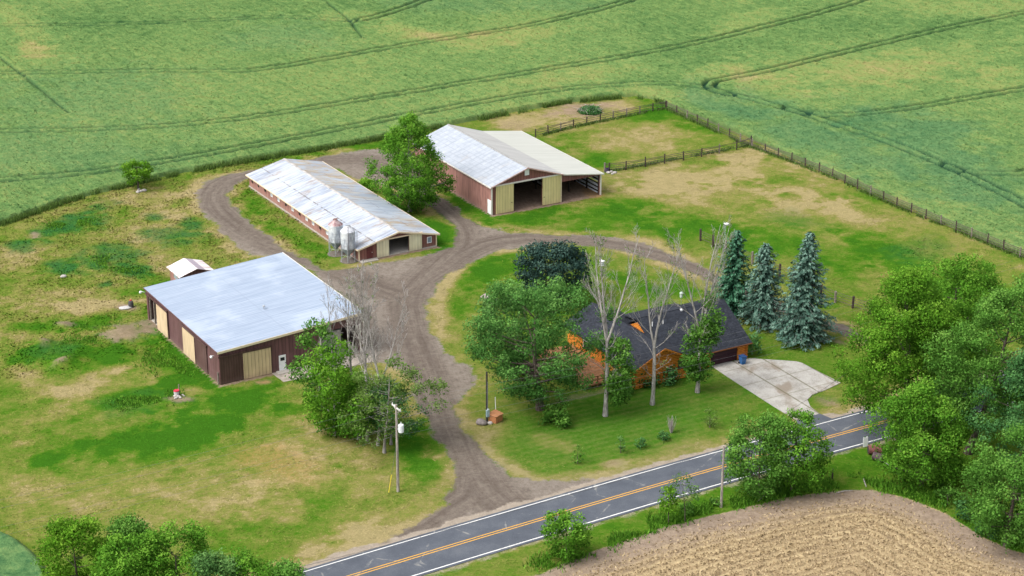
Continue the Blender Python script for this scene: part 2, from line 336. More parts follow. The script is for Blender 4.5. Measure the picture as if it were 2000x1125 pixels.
n1 = m.noise(pos, 2.2, 5, .7); n2 = m.noise(pos, .55, 4); n3 = m.noise(pos, 9.0, 3, .7); n4 = m.noise(pos, .95, 4, .75); nf = m.math('ADD', m.math('ADD', m.math('MULTIPLY', n1, .35), m.math('MULTIPLY', n3, .25)), m.math('MULTIPLY', n4, .4))
dv = m.math('ADD', A('dry'), m.math('MULTIPLY', m.math('SUBTRACT', nf, .5), 1.7)); dv = m.math('ADD', dv, m.math('MULTIPLY', m.math('SUBTRACT', n2, .5), .35)); dv = m.math('ADD', dv, m.math('MULTIPLY', A('mow'), .17))
grass = m.ramp(dv, [(0., (.036, .118, .008)), (.22, (.060, .148, .010)), (.42, (.105, .162, .022)), (.62, (.165, .185, .040)), (.82, (.228, .202, .070)), (1., (.305, .25, .12))])
grass = m.mix(m.rmp(m.noise(pos, .8, 5, .75), .40, .62, .28, 0.), grass, m.mix(.55, grass, (.02, .06, .006))); grass = m.mix(m.math('MULTIPLY', A('weed'), m.rmp(nf, .3, .6), clamp=True), grass, (.03, .115, .035))
grass = m.mix(m.math('MULTIPLY', m.rmp(m.noise(pos, 1.3, 4, .8), .44, .32), .35), grass, m.mix(.5, grass, (.015, .05, .006)))
fl = m.com(m.math('MULTIPLY', fx, 1.5), m.math('MULTIPLY', fy, .07))
s1 = m.noise(fl, 1.0, 5, .65); s2 = m.noise(m.com(m.math('MULTIPLY', fx, 4.0), m.math('MULTIPLY', fy, .15)), 1.0, 3)
gv = m.math('ADD', m.math('ADD', m.math('MULTIPLY', s1, .30), m.math('MULTIPLY', s2, .10)), m.math('MULTIPLY', nf, .68))
grav = m.ramp(gv, [(.38, (.074, .059, .048)), (.50, (.134, .110, .091)), (.62, (.195, .166, .139)), (.76, (.31, .27, .228))])
grav = m.mix(m.math('MULTIPLY', A('lane'), .42), grav, (.085, .068, .058)); grav = m.mix(m.math('MULTIPLY', A('pale'), m.rmp(nf, .35, .65, .1, .5)), grav, (.30, .265, .225))
dirtc = m.ramp(nf, [(.3, (.13, .09, .062)), (.5, (.24, .172, .13)), (.72, (.38, .29, .225))])
rows = m.math('SINE', m.math('ADD', m.math('MULTIPLY', fx, 5.6), m.math('MULTIPLY', n2, 3.0)))
sv = m.math('ADD', m.math('ADD', m.math('MULTIPLY', rows, .055), m.math('MULTIPLY', nf, 1.15)), m.math('MULTIPLY', s1, .40))
stubc = m.ramp(sv, [(.50, (.12, .088, .058)), (.66, (.25, .185, .11)), (.80, (.365, .28, .16)), (.95, (.49, .385, .225))])
stubc = m.mix(m.rmp(m.math('ADD', fx, m.math('MULTIPLY', n2, 4.0)), 3.5, 8.5, 1., 0.), stubc, m.ramp(nf, [(.3, (.15, .11, .08)), (.5, (.26, .20, .15)), (.7, (.38, .305, .235))]))
c = m.mix(A('dirt'), grass, dirtc); c = m.mix(m.math('MULTIPLY', A('straw'), m.rmp(nf, .35, .6)), c, (.34, .20, .07))
gm = m.rmp(m.math('ADD', A('gravel'), m.math('MULTIPLY', m.math('SUBTRACT', nf, .5), 2.2)), .32, .68)
c = m.mix(gm, c, grav); c = m.mix(m.rmp(m.math('ADD', A('stub'), m.math('MULTIPLY', m.math('SUBTRACT', nf, .5), 1.2)), .35, .65), c, stubc)
c = m.mix(m.rmp(m.math('ADD', A('shoulder'), m.math('MULTIPLY', m.math('SUBTRACT', nf, .5), 1.2)), .35, .75), c, m.ramp(nf, [(.3, (.20, .165, .13)), (.6, (.36, .31, .25))]))
m.bump(m.math('ADD', n1, m.math('MULTIPLY', n3, .7)), .55, .12); m.b.inputs['Specular IOR Level'].default_value = 0; GROUND = m.col(c, .95)
GA = dict(dry=dry, weed=weed, dirt=dirt, straw=straw, gravel=gravel, stub=stb, shoulder=shoulder, flowx=flow_x, flowy=flow_y, mow=mow, lane=lane, pale=pale)
GV = np.stack([x, y, z], 1)
def cut(name, faces):
    ids, inv = np.unique(faces, return_inverse=True)
    o = npobj(name, GV[ids], inv.reshape(-1, 4), GROUND, None, {k: v[ids] for k, v in GA.items()}, True); tag(o, kind='structure'); return o
cut('grass_ground', Qg[fc == 0]); cut('gravel_drive', Qg[fc == 1]); cut('stubble_field', Qg[fc == 2])
GRID = dict(dry=dry, weed=weed, gravel=gravel, ok=(~sdist(XY, GL([(1380, 713), (1466, 696), (1566, 705), (1650, 748), (1590, 775), (1610, 805), (1655, 832), (1570, 860), (1520, 805), (1440, 752)]))[2]) & ((gravel < .35) & (dr > 5.2) & (fd < -.2) & (stb < .2) & (dirt < .5)))
def tufts(n):
    r = np.random.default_rng(5); X_ = r.uniform(-78, 92, n); Y_ = r.uniform(168, 345, n); i = np.clip(((X_-gx[0])/step).round().astype(int), 0, nx-1); j = np.clip(((Y_-gy[0])/step).round().astype(int), 0, ny-1); k = j*nx+i
    lush = hl.ravel()[k]; m_ = GRID['ok'][k] & (r.random(n) > lush*.9); X_, Y_, k = X_[m_], Y_[m_], k[m_]; n = len(k)
    a = r.uniform(0, 6.28, n); rough = np.maximum(weed[k] > .3, (P2(X_, Y_)[1] < 730-.12*P2(X_, Y_)[0]+90*(vn(X_/6, Y_/6, 71)-.5)) & (P2(X_, Y_)[0] < 640)); hh = r.uniform(.015, .045, n)*(1+1.2*rough)*(1+.8*(vn(X_/3, Y_/3, 88) > .6)); ww = r.uniform(.05, .11, n)*(1+.5*rough); d = np.stack([np.cos(a), np.sin(a), 0*a], 1)*ww[:, None]; ln = r.normal(size=(n, 3))*.09; ln[:, 2] = hh
    ln[:, :2] *= np.where(rough, 1., 2.2)[:, None]; B_ = np.stack([X_, Y_, GV[k, 2]-.005], 1); V = np.stack([B_-d, B_+d, B_+d*.6+ln, B_-d*.6+ln], 1).reshape(-1, 3)
    mg = N('grass_blades'); dv = mg.attr('dry'); c = mg.ramp(dv, [(0., (.042, .138, .010)), (.22, (.070, .168, .013)), (.42, (.120, .182, .027)), (.62, (.185, .205, .047)), (.82, (.25, .222, .08)), (1., (.325, .27, .13))]); c = mg.mix(mg.attr('weed'), c, (.02, .10, .035)); mg.b.inputs['Specular IOR Level'].default_value = 0; mg.col(c, .9)
    dd = np.clip(dry[k]+r.normal(size=n)*.08, 0, 1)
    tag(npobj('lawn_grass', V, np.arange(4*n).reshape(-1, 4), mg.m, None, dict(dry=np.repeat(dd, 4), weed=np.repeat(np.clip(weed[k]*.8, 0, 1), 4))), 'short tufty grass of the lawns and the pasture', 'grass', kind='stuff')
tufts(330000)
def stubble_cards(n):
    r = np.random.default_rng(25); X_ = r.uniform(-8, 62, n); Y_ = r.uniform(165, 196, n); i = ((X_-gx[0])/step).round().astype(int); j = ((Y_-gy[0])/step).round().astype(int); k = j*nx+i
    m_ = (stb[k] > .6) & (dS[k] > 3.5+r.normal(size=n)*1.6) & (np.sin(dS[k]*5.6)+r.normal(size=n)*.55 > -.1); X_, Y_, k = X_[m_], Y_[m_], k[m_]; n = len(k)
    a = r.uniform(0, 6.28, n); hh = r.uniform(.06, .18, n); ww = r.uniform(.03, .10, n); d = np.stack([np.cos(a), np.sin(a), 0*a], 1)*ww[:, None]; ln = r.normal(size=(n, 3))*.10; ln[:, 2] = hh
    B_ = np.stack([X_, Y_, GV[k, 2]-.01], 1); V = np.stack([B_-d, B_+d, B_+d*.6+ln, B_-d*.6+ln], 1).reshape(-1, 3)
    mg = N('straw_stubble'); mg.b.inputs['Specular IOR Level'].default_value = 0; mg.col(mg.ramp(mg.attr('tint'), [(0, (.17, .125, .075)), (.5, (.34, .255, .145)), (1, (.51, .405, .245))]), .9)
    tag(npobj('stubble', V, np.arange(4*n).reshape(-1, 4), mg.m, None, dict(tint=np.repeat(r.random(n), 4))), 'short cut straw stubble in curved rows', 'stubble', kind='stuff')
stubble_cards(130000)
mo = N('countryside'); po = mo.geo(); far = mo.col(mo.ramp(mo.noise(po, .02, 4), [(.35, (.08, .17, .05)), (.6, (.14, .19, .06))]), .95)
tag(MB().add([(-9000, -9000, -.6), (9000, -9000, -.6), (9000, 9000, -.6), (-9000, 9000, -.6)], [(0, 1, 2, 3)]).build('countryside_ground', far), kind='structure')
# ---- road
mr = N('asphalt'); pr = mr.geo(); r1 = mr.noise(pr, 14, 3, .7); r2 = mr.noise(pr, .35, 5, .6); 
vr = mr.new('ShaderNodeTexVoronoi', feature='DISTANCE_TO_EDGE'); mr.link(mr.mul(pr, (.16, .16, .16)), vr.inputs['Vector']); vr.inputs['Scale'].default_value = 1.0
wob = mr.noise(pr, .8, 4)
crack = mr.rmp(mr.math('ADD', vr.outputs['Distance'], mr.math('MULTIPLY', mr.math('SUBTRACT', wob, .5), .10)), .0, .012, 1., 0.)
ac = mr.ramp(mr.math('ADD', mr.math('MULTIPLY', r1, .5), mr.math('MULTIPLY', r2, .5)), [(.3, (.056, .064, .080)), (.5, (.086, .097, .118)), (.7, (.135, .145, .162))])
ac = mr.mix(mr.math('MULTIPLY', mr.math('MULTIPLY', crack, mr.rmp(r2, .45, .6)), .8), ac, (.24, .24, .23))
ac = mr.mix(mr.rmp(mr.noise(mr.mul(pr, (.5, .9, 1)), .9, 5, .7), .62, .75, 0., .35), ac, (.22, .22, .22))
mr.bump(r1, .3, .02); ASPH = mr.col(ac, .85)
def strip(name, off0, off1, zz, mat, a0=0, a1=None, dash=False):
    p = ROADC[a0:a1]; t = np.gradient(p, axis=0); t /= np.linalg.norm(t, axis=1)[:, None]; nn = np.stack([-t[:, 1], t[:, 0]], 1)
    L = p+nn*off0; R = p+nn*off1; V = np.concatenate([np.c_[L, np.full(len(p), zz)], np.c_[R, np.full(len(p), zz)]]); k = len(p)
    Q = np.array([[i, i+1, k+i+1, k+i] for i in range(k-1)]); o = npobj(name, V, Q[:, ::-1], mat); return tag(o, kind='structure')
strip('road', 3.62, -3.62, .03, ASPH)
mp = N('road_paint'); pp = mp.geo(); wn = mp.noise(pp, 3.5, 4, .7)
PW = mp.col(mp.mix(mp.rmp(wn, .56, .68), (.72, .72, .70), (.3, .3, .3)), .7)
mp = N('yellow_paint'); pp = mp.geo(); wn = mp.noise(pp, 3.5, 4, .7)
PY = mp.col(mp.mix(mp.rmp(wn, .54, .68), (.68, .36, .05), (.25, .2, .13)), .7)
strip('road_edge_line', 3.27, 3.14, .036, PW); strip('road_edge_line', -3.12, -3.27, .036, PW)
strip('road_centre_line', .26, .13, .036, PY); strip('road_centre_line', -.13, -.26, .036, PY)
# ---- concrete drive of the house, its asphalt apron, and the shed's concrete apron
def sheet(name, pts, zz, mat, n=1):
    p = np.array(pts); me = MB().add([(a, b, zz) for a, b in p]+[(a, b, -.3) for a, b in p], [tuple(range(len(p)))]+[(len(p)+i, len(p)+(i+1) % len(p), (i+1) % len(p), i) for i in range(len(p))])
    return tag(me.build(name, mat), kind='structure')
def area_ccw(p): return p if np.sum(p[:, 0]*np.roll(p[:, 1], -1)-np.roll(p[:, 0], -1)*p[:, 1]) > 0 else p[::-1]
HO = np.array([28.75, 223.98]); HP = .515; HU = np.array([math.cos(HP), math.sin(HP)]); HV = np.array([-HU[1], HU[0]])
mc = N('concrete'); pc = mc.geo(); q = mc.sep(pc)
lu = mc.math('ADD', mc.math('MULTIPLY', q[0], float(HU[0])), mc.math('MULTIPLY', q[1], float(HU[1]))); lv = mc.math('ADD', mc.math('MULTIPLY', q[0], float(HV[0])), mc.math('MULTIPLY', q[1], float(HV[1])))
u0 = float(HO@HU); v0 = float(HO@HV)
def joint(a, o, per): return mc.rmp(mc.math('ABSOLUTE', mc.math('SUBTRACT', mc.math('FRACT', mc.math('ADD', mc.math('DIVIDE', mc.math('SUBTRACT', a, o), per), 50.0)), .5)), .04/per, .17/per, 1., 0.)
c1 = mc.noise(pc, .6, 5, .6); c2 = mc.noise(pc, 5, 4, .7)
jn = mc.math('MAXIMUM', joint(lu, u0-.2, 3.6), mc.math('MULTIPLY', joint(lv, v0, 4.4), .5))
jn = mc.math('MULTIPLY', jn, mc.rmp(mc.noise(pc, 1.4, 4), .25, .5))
cc = mc.ramp(mc.math('ADD', mc.math('MULTIPLY', c1, .55), mc.math('MULTIPLY', c2, .45)), [(.33, (.23, .215, .19)), (.5, (.37, .355, .325)), (.68, (.48, .465, .435))])
cc = mc.mix(mc.rmp(mc.noise(mc.mul(pc, (.7, .35, 1)), .5, 4), .50, .66, 0., .75), cc, (.21, .165, .12)); cc = mc.mix(mc.math('MULTIPLY', jn, .85), cc, (.13, .12, .07))
mc.bump(c2, .2, .02); CONC = mc.col(cc, .9)
sheet('concrete_driveway', area_ccw(GL(smooth([(1386, 713), (1466, 700), (1555, 706), (1566, 709), (1642, 748), (1612, 762), (1586, 771), (1577, 781), (1583, 795), (1601, 808), (1556, 822), (1500, 787), (1440, 749)], 0))), .035, CONC)
sheet('asphalt_apron', area_ccw(GL([(1556, 822), (1601, 808), (1640, 824), (1652, 832), (1585, 851), (1560, 838)])), .024, ASPH)
# ---- wheat: a dense standing sheet with wheel tracks pressed into it
tram = [smooth(p, 2) for p in (
 [(-90, 50), (0, 49), (100, 49), (250, 46), (400, 40), (500, 34), (560, 33), (640, 37), (690, 41)], [(690, 41), (720, 37), (770, 22), (820, 5), (860, -15)],
 [(-90, 142), (0, 142), (200, 140), (300, 138), (450, 139), (500, 137), (600, 122), (800, 86), (1000, 56), (1100, 35), (1200, 11), (1270, -14)],
 [(-90, 255), (0, 254), (150, 253), (250, 250), (400, 239), (500, 228), (700, 196), (900, 162), (1000, 147), (1150, 121), (1250, 105), (1350, 86), (1500, 50), (1600, 26), (1730, -16)],
 [(-90, 360), (0, 350), (150, 340), (250, 325), (400, 301), (500, 283), (650, 254), (800, 224), (1000, 188), (1100, 174), (1200, 165), (1300, 161), (1350, 165), (1420, 180), (1500, 200), (1575, 222), (1680, 256), (1760, 285), (1880, 335), (2000, 395), (2100, 450)],
 [(2110, 4), (2000, 24), (1850, 54), (1750, 78), (1600, 113), (1500, 138), (1430, 150), (1392, 158), (1384, 165), (1395, 174), (1425, 184)],
 [(2110, 158), (2000, 173), (1900, 190), (1800, 208), (1720, 218), (1650, 224), (1590, 222), (1540, 212)], [(1850, 322), (1900, 337), (2000, 338), (2100, 334)])]
single = [[(-30, 88), (0, 112), (60, 158), (137, 222)], [(640, 5), (665, 25), (688, 42), (692, 55), (712, 76)], [(860, 8), (900, 22)]]
st2 = .34
cx_ = np.arange(-125, 128, st2); cy_ = np.arange(254, 430, st2); CX, CY = np.meshgrid(cx_, cy_); cn, cm = len(cx_), len(cy_)
cp = np.stack([CX.ravel(), CY.ravel()], 1); keep_px = P2(cp[:, 0], cp[:, 1])
x, y = cp.T; px, py = keep_px; nz = fbm(x, y, 3.2, 51, 4)-.5; nz2 = fbm(x, y, 9, 61, 3)-.5
dC, _, iC = sdist(cp+np.stack([(fbm(x, y, 1.5, 3)-.5)*.9, (fbm(x, y, 1.5, 5)-.5)*.9], 1), field); fd = np.where(iC, dC, -dC)
groove = np.zeros(len(x)); 
for p in tram:
    d, _, _s = sdist(cp, GL(p, .6), False); d = np.abs(d-1.0)+(fbm(x, y, 1.0, 91)-.5)*.25; groove = np.maximum(groove, sstep(.62, .28, d))
for p in single:
    d, _, _s = sdist(cp, GL(smooth(p, 1), .6), False); groove = np.maximum(groove, .75*sstep(.45, .12, d+(fbm(x, y, 1.2, 93)-.5)*.3))
dry = .37+(fbm(x, y, 30, 131, 3)-.5)*.30+(fbm(x, y, 6, 141, 4)-.5)*.14+(fbm(x, y, 1.3, 143, 2)-.5)*.25; weed = np.zeros(len(x)); dirt = np.zeros(len(x))
for q in ((50, 60, 60, 34, 40), (60, 105, 40, 16, 20), (690, 40, 90, 12, 0), (790, 70, 70, 16, 12), (880, 75, 70, 10, 0), (1000, 80, 120, 22, -8)): pd(.22, *q)
for q in ((1420, 145, 110, 22, 0), (1600, 150, 200, 40, 0), (1820, 130, 180, 34, -10), (1960, 165, 70, 24, 0), (1900, 20, 160, 22, 0), (1300, 190, 130, 14, 6), (1760, 405, 40, 12, 25), (1620, 335, 40, 12, 25), (1130, 150, 140, 20, -8), (1500, 180, 90, 20, 10), (1450, 55, 100, 22, -10)): pd(.19, *q)
for q in ((1600, 275, 240, 44, 22), (1850, 330, 190, 60, 24), (1400, 215, 90, 16, 22), (1780, 260, 160, 40, 10)): pw(.5, *q); pd(-.08, *q)
for q in ((120, 300, 220, 60, 0), (200, 200, 200, 60, 0), (560, 80, 120, 34, 0), (900, 15, 160, 18, 0), (1080, 15, 120, 16, 0)): pw(.28, *q)
hgt = .78+(fbm(x, y, 1.2, 151, 2)-.5)*.30+(fbm(x, y, 14, 161, 2)-.5)*.16
hz = hgt*(1-.88*groove)*sstep(-.05, .5, fd)*np.where(fd > 0, 1, 0)-.04
ci = np.arange(cn*cm).reshape(cm, cn); Qc = np.stack([ci[:-1, :-1], ci[:-1, 1:], ci[1:, 1:], ci[1:, :-1]], -1).reshape(-1, 4); Qc = Qc[(fd[Qc] > 0).any(1)]
mw = N('wheat'); pw_ = mw.geo(); w1 = mw.noise(pw_, 2.6, 4, .75); w2 = mw.noise(pw_, .5, 3); w3 = mw.noise(pw_, 7.5, 3, .7)
sq = mw.sep(pw_); along = mw.math('ADD', mw.math('MULTIPLY', sq[0], float(HU[0])), mw.math('MULTIPLY', sq[1], float(HU[1]))); acr = mw.math('ADD', mw.math('MULTIPLY', sq[0], float(HV[0])), mw.math('MULTIPLY', sq[1], float(HV[1])))
w4 = mw.noise(mw.com(mw.math('MULTIPLY', along, 2.0), mw.math('MULTIPLY', acr, .05)), 1.0, 3, .6)
w5 = mw.noise(pw_, 1.05, 4, .8); wf = mw.math('ADD', mw.math('ADD', mw.math('MULTIPLY', w1, .33), mw.math('MULTIPLY', w3, .25)), mw.math('MULTIPLY', w5, .42))
v = mw.math('ADD', mw.attr('dry'), mw.math('MULTIPLY', mw.math('SUBTRACT', wf, .5), 1.6)); v = mw.math('ADD', v, mw.math('MULTIPLY', mw.math('SUBTRACT', w4, .5), .45)); v = mw.math('ADD', v, mw.math('MULTIPLY', mw.math('SUBTRACT', w2, .5), .18))
wc = mw.ramp(v, [(0., (.043, .113, .036)), (.22, (.096, .188, .058)), (.42, (.156, .256, .080)), (.60, (.225, .288, .090)), (.82, (.29, .275, .105)), (1., (.38, .325, .155))])
wc = mw.mix(mw.math('MULTIPLY', mw.attr('weed'), .8), wc, mw.ramp(wf, [(.3, (.035, .11, .06)), (.5, (.075, .19, .10)), (.7, (.12, .25, .13))]))
wc = mw.mix(mw.math('MULTIPLY', mw.attr('groove'), 1.0), wc, (.020, .058, .032))  # dark soil and plants in the tracks, plus painted shade of the crop walls
edge = mw.rmp(mw.math('ADD', mw.attr('edge'), mw.math('MULTIPLY', w2, .5)), .3, .9, 1., 0.)
wc = mw.mix(mw.math('MULTIPLY', edge, .55), wc, (.06, .085, .03))
mw.bump(mw.math('ADD', w1, w3), .8, .2); mw.b.inputs['Specular IOR Level'].default_value = 0; WHEAT = mw.col(wc, .9)
def crop_cut(name, V, Q, at, label):
    ids, inv = np.unique(Q, return_inverse=True); o = npobj(name, V[ids], inv.reshape(-1, 4), WHEAT, None, {k: a[ids] for k, a in at.items()}, True)
    return tag(o, label, 'crop', kind='stuff')
crop_cut('wheat_crop', np.stack([x, y, hz], 1), Qc, dict(dry=dry, weed=weed, groove=groove, edge=fd), 'green wheat field with paired wheel tracks behind the barns and fence')
def wheat_cards(n):
    r = np.random.default_rng(15); X_ = r.uniform(-118, 118, n); Y_ = r.uniform(256, 424, n); qx, qy = P2(X_, Y_, .7); i = np.clip(((X_-cx_[0])/st2).round().astype(int), 0, cn-1); j = np.clip(((Y_-cy_[0])/st2).round().astype(int), 0, cm-1); k = j*cn+i
    m_ = (fd[k] > .25) & (qx > -90) & (qx < 2090) & (qy > -60) & (groove[k] < .08); X_, Y_, k = X_[m_], Y_[m_], k[m_]; n = len(k)
    a = r.uniform(0, 6.28, n); hh = r.uniform(.05, .14, n); ww = r.uniform(.05, .13, n); d = np.stack([np.cos(a), np.sin(a), 0*a], 1)*ww[:, None]; ln = r.normal(size=(n, 3))*.2; ln[:, 2] = hh
    B_ = np.stack([X_, Y_, hz[k]-.02], 1); V = np.stack([B_-d, B_+d, B_+d*.6+ln, B_-d*.6+ln], 1).reshape(-1, 3); rep = lambda a_: np.repeat(a_, 4)
    tag(npobj('wheat_heads', V, np.arange(4*n).reshape(-1, 4), WHEAT, None, dict(dry=rep(np.clip(dry[k]+r.normal(size=n)*.09+.05, 0, 1)), weed=rep(weed[k]), groove=rep(0*dry[k]), edge=rep(fd[k]))), 'standing heads of the green wheat canopy', 'crop', kind='stuff')
wheat_cards(300000)
cx_ = np.arange(-75, -38, .3); cy_ = np.arange(155, 185, .3); CX, CY = np.meshgrid(cx_, cy_); cn, cm = len(cx_), len(cy_); cp = np.stack([CX.ravel(), CY.ravel()], 1); x, y = cp.T
dC, _, iC = sdist(cp, swf); fd = np.where(iC, dC, -dC); ci = np.arange(cn*cm).reshape(cm, cn); Qc = np.stack([ci[:-1, :-1], ci[:-1, 1:], ci[1:, 1:], ci[1:, :-1]], -1).reshape(-1, 4); Qc = Qc[(fd[Qc] > 0).any(1)]
hz = (.7+(fbm(x, y, 1.1, 151, 3)-.5)*.3)*sstep(-.05, .6, fd)-.04
crop_cut('wheat_crop', np.stack([x, y, hz], 1), Qc, dict(dry=.36+(fbm(x, y, 5, 3)-.5)*.3+(fbm(x, y, .9, 4, 2)-.5)*.6, weed=np.full(len(x), .35), groove=np.zeros(len(x)), edge=fd), 'small corner of bluish green crop at the lower left of the lawn')
# ------------------------------------------------------------------ BUILDINGS
CREAM = plain('cream_trim', (.72, .60, .42), .6, .1); DARK = plain('dark_timber', (.03, .024, .02), .9); WHITEP = plain('white_paint', (.78, .79, .80), .5, .06)
BLACKG = N('dark_glass').col((.02, .025, .03), .12); STEEL = plain('galvanised_steel', (.42, .45, .48), .45, .25, 2.0, .35)
RUSTM = plain('rust', (.20, .07, .04), .85, .5, 4); GREYW = plain('weathered_wood', (.20, .17, .145), .9, .35, 5); FOUND = plain('foundation_concrete', (.40, .37, .33), .9, .2)
PALEW = plain('pale_trim', (.66, .63, .58), .55, .1)
def roofmat(name, kind):
    m = N(name); o = m.obj(); s = m.sep(o)
    st = m.noise(m.mul(o, (.12, 1.9, .12)), 1.2, 5, .65); st2 = m.noise(m.mul(o, (.25, 6, .25)), 1.0, 3); big = m.noise(o, .16, 4); fi = m.noise(o, 6, 3)
    fr = m.math('FRACT', m.math('DIVIDE', s[1], .45)); rib = m.rmp(m.math('ABSOLUTE', m.math('SUBTRACT', fr, .5)), .36, .47)
    if kind == 'shed':
        c = m.ramp(m.math('ADD', m.math('MULTIPLY', st, .6), m.math('MULTIPLY', st2, .4)), [(.3, (.238, .299, .387)), (.5, (.308, .370, .466)), (.7, (.387, .449, .537))])
        c = m.mix(m.math('MULTIPLY', rib, .5), c, (.2, .25, .34)); c = m.mix(m.rmp(m.noise(m.mul(o, (.1, 3.2, .1)), 1.0, 3), .5, .64, 0., .4), c, (.24, .29, .38))
        seam = m.math('ABSOLUTE', m.math('SUBTRACT', s[0], 9.2)); c = m.mix(m.rmp(seam, .05, .14, .4, 0.), c, (.25, .3, .38))
        pur = m.rmp(m.math('ABSOLUTE', m.math('SUBTRACT', m.math('FRACT', m.math('DIVIDE', s[0], 1.6)), .5)), .45, .49); c = m.mix(m.math('MULTIPLY', pur, .10), c, (.25, .3, .38))
        c = m.mix(m.rmp(big, .5, .7, 0., .35), c, (.52, .58, .66)); c = m.mix(m.rmp(m.noise(o, .5, 4), .56, .72, 0., .22), c, (.36, .42, .52))
    if kind == 'long':
        pt = m.noise(m.mul(o, (.35, 1.1, .35)), .38, 5, .7)
        c = m.ramp(m.math('ADD', m.math('ADD', m.math('MULTIPLY', st, .35), m.math('MULTIPLY', st2, .25)), m.math('MULTIPLY', pt, .4)), [(.36, (.19, .22, .29)), (.46, (.31, .35, .42)), (.54, (.46, .50, .55)), (.66, (.54, .56, .58))])
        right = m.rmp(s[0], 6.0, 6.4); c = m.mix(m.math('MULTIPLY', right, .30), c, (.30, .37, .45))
        rr = m.noise(m.mul(o, (.5, 1.6, .4)), .45, 5, .75); c = m.mix(m.math('MULTIPLY', m.rmp(rr, .53, .67), .65), c, (.28, .19, .12))
        far = m.rmp(m.math('ADD', s[1], m.math('MULTIPLY', m.math('SUBTRACT', pt, .5), 22.)), 12, 24); nearp = m.rmp(m.math('ABSOLUTE', m.math('SUBTRACT', s[1], 4.5)), 1.0, 3.6, 1., 0.)
        rust2 = m.math('MULTIPLY', m.math('MULTIPLY', m.rmp(m.noise(m.mul(o, (.6, 1.3, .5)), .6, 5, .72), .40, .60), m.math('MAXIMUM', far, nearp)), right)
        c = m.mix(m.math('MULTIPLY', rust2, .85), c, m.mix(m.rmp(st2, .35, .65), (.25, .175, .09), (.50, .43, .32)))
        nearf = m.rmp(m.math('ADD', s[1], m.math('MULTIPLY', st, 4.)), 3.5, 12., 1., .35)
        c = m.mix(m.math('MULTIPLY', m.math('MULTIPLY', rib, m.rmp(m.noise(m.mul(o, (.4, 2, .4)), 1.2, 4), .42, .6)), m.math('MULTIPLY', nearf, .85)), c, (.24, .16, .10))
        lap = m.math('ABSOLUTE', m.math('SUBTRACT', s[0], 2.4)); c = m.mix(m.math('MULTIPLY', m.rmp(lap, .05, .13, .85, 0.), m.rmp(m.noise(m.mul(o, (.2, 1, .2)), 1.1, 4), .42, .56)), c, (.13, .11, .10))
        lap = m.math('ABSOLUTE', m.math('SUBTRACT', s[0], 9.3)); c = m.mix(m.math('MULTIPLY', m.rmp(lap, .04, .10, .7, 0.), m.rmp(m.noise(m.mul(o, (.2, 1, .2)), .9, 4), .45, .58)), c, (.18, .15, .14))
    if kind == 'big':
        a = m.math('FRACT', m.math('DIVIDE', s[1], 1.15)); b = m.math('FRACT', m.math('DIVIDE', s[0], .85))
        ga = m.rmp(m.math('ABSOLUTE', m.math('SUBTRACT', a, .5)), .25, .5); gb = m.rmp(m.math('ABSOLUTE', m.math('SUBTRACT', b, .5)), .28, .5)
        wv = m.noise(o, .8, 3)
        c = m.ramp(m.math('ADD', m.math('MULTIPLY', st, .5), m.math('MULTIPLY', wv, .5)), [(.3, (.281, .315, .365)), (.55, (.391, .425, .476)), (.75, (.510, .535, .561))])
        c = m.mix(m.math('MULTIPLY', m.math('MAXIMUM', ga, gb), m.rmp(m.noise(o, .55, 4, .7), .3, .7, .12, .75)), c, (.27, .30, .34)); c = m.mix(m.math('MULTIPLY', m.rmp(m.noise(m.mul(o, (.4, 1, .4)), .4, 5, .7), .58, .7), .35), c, (.40, .33, .25))
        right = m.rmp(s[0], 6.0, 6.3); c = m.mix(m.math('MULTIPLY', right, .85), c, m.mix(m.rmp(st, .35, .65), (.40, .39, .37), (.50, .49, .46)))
    if kind == 'lean':
        c = m.ramp(st, [(.3, (.410, .418, .377)), (.6, (.476, .484, .443)), (.8, (.525, .533, .500))]); c = m.mix(m.math('MULTIPLY', rib, .18), c, (.52, .52, .44))
        lap = m.rmp(m.math('ABSOLUTE', m.math('SUBTRACT', m.math('FRACT', m.math('DIVIDE', s[0], 1.2)), .5)), .46, .5); c = m.mix(m.math('MULTIPLY', lap, .10), c, (.5, .5, .42))
    m.bump(rib, .5, .03)
    m.b.inputs['Specular IOR Level'].default_value = .15; return m.col(c, .6)
R_SHED, R_LONG, R_BIG, R_LEAN = roofmat('blue_white_steel_roof', 'shed'), roofmat('rusty_white_roof', 'long'), roofmat('quilted_steel_roof', 'big'), roofmat('cream_steel_roof', 'lean')
BRU = ribbed('brown_siding_u', (.15, .072, .076), 0, .46, .4, grime=(.16, .12, .10), gamt=.25); BRV = ribbed('brown_siding_v', (.155, .08, .083), 1, .46, .4, grime=(.2, .15, .13), gamt=.3)  # _v copies, doors below too, lighter: light from the left put into their colour
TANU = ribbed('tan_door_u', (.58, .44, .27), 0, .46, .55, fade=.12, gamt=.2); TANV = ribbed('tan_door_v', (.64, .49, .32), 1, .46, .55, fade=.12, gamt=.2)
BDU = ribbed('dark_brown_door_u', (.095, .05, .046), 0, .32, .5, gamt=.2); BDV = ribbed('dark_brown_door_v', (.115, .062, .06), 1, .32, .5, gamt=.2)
RDU = ribbed('faded_red_siding_u', (.23, .098, .084), 0, .46, .45, fade=.2); RDV = ribbed('lit_faded_red_siding_v', (.36, .185, .158), 1, .46, .55, fade=.3, grime=(.3, .2, .17), gamt=.5)  # side-wall red is a lighter copy, with the left light painted in
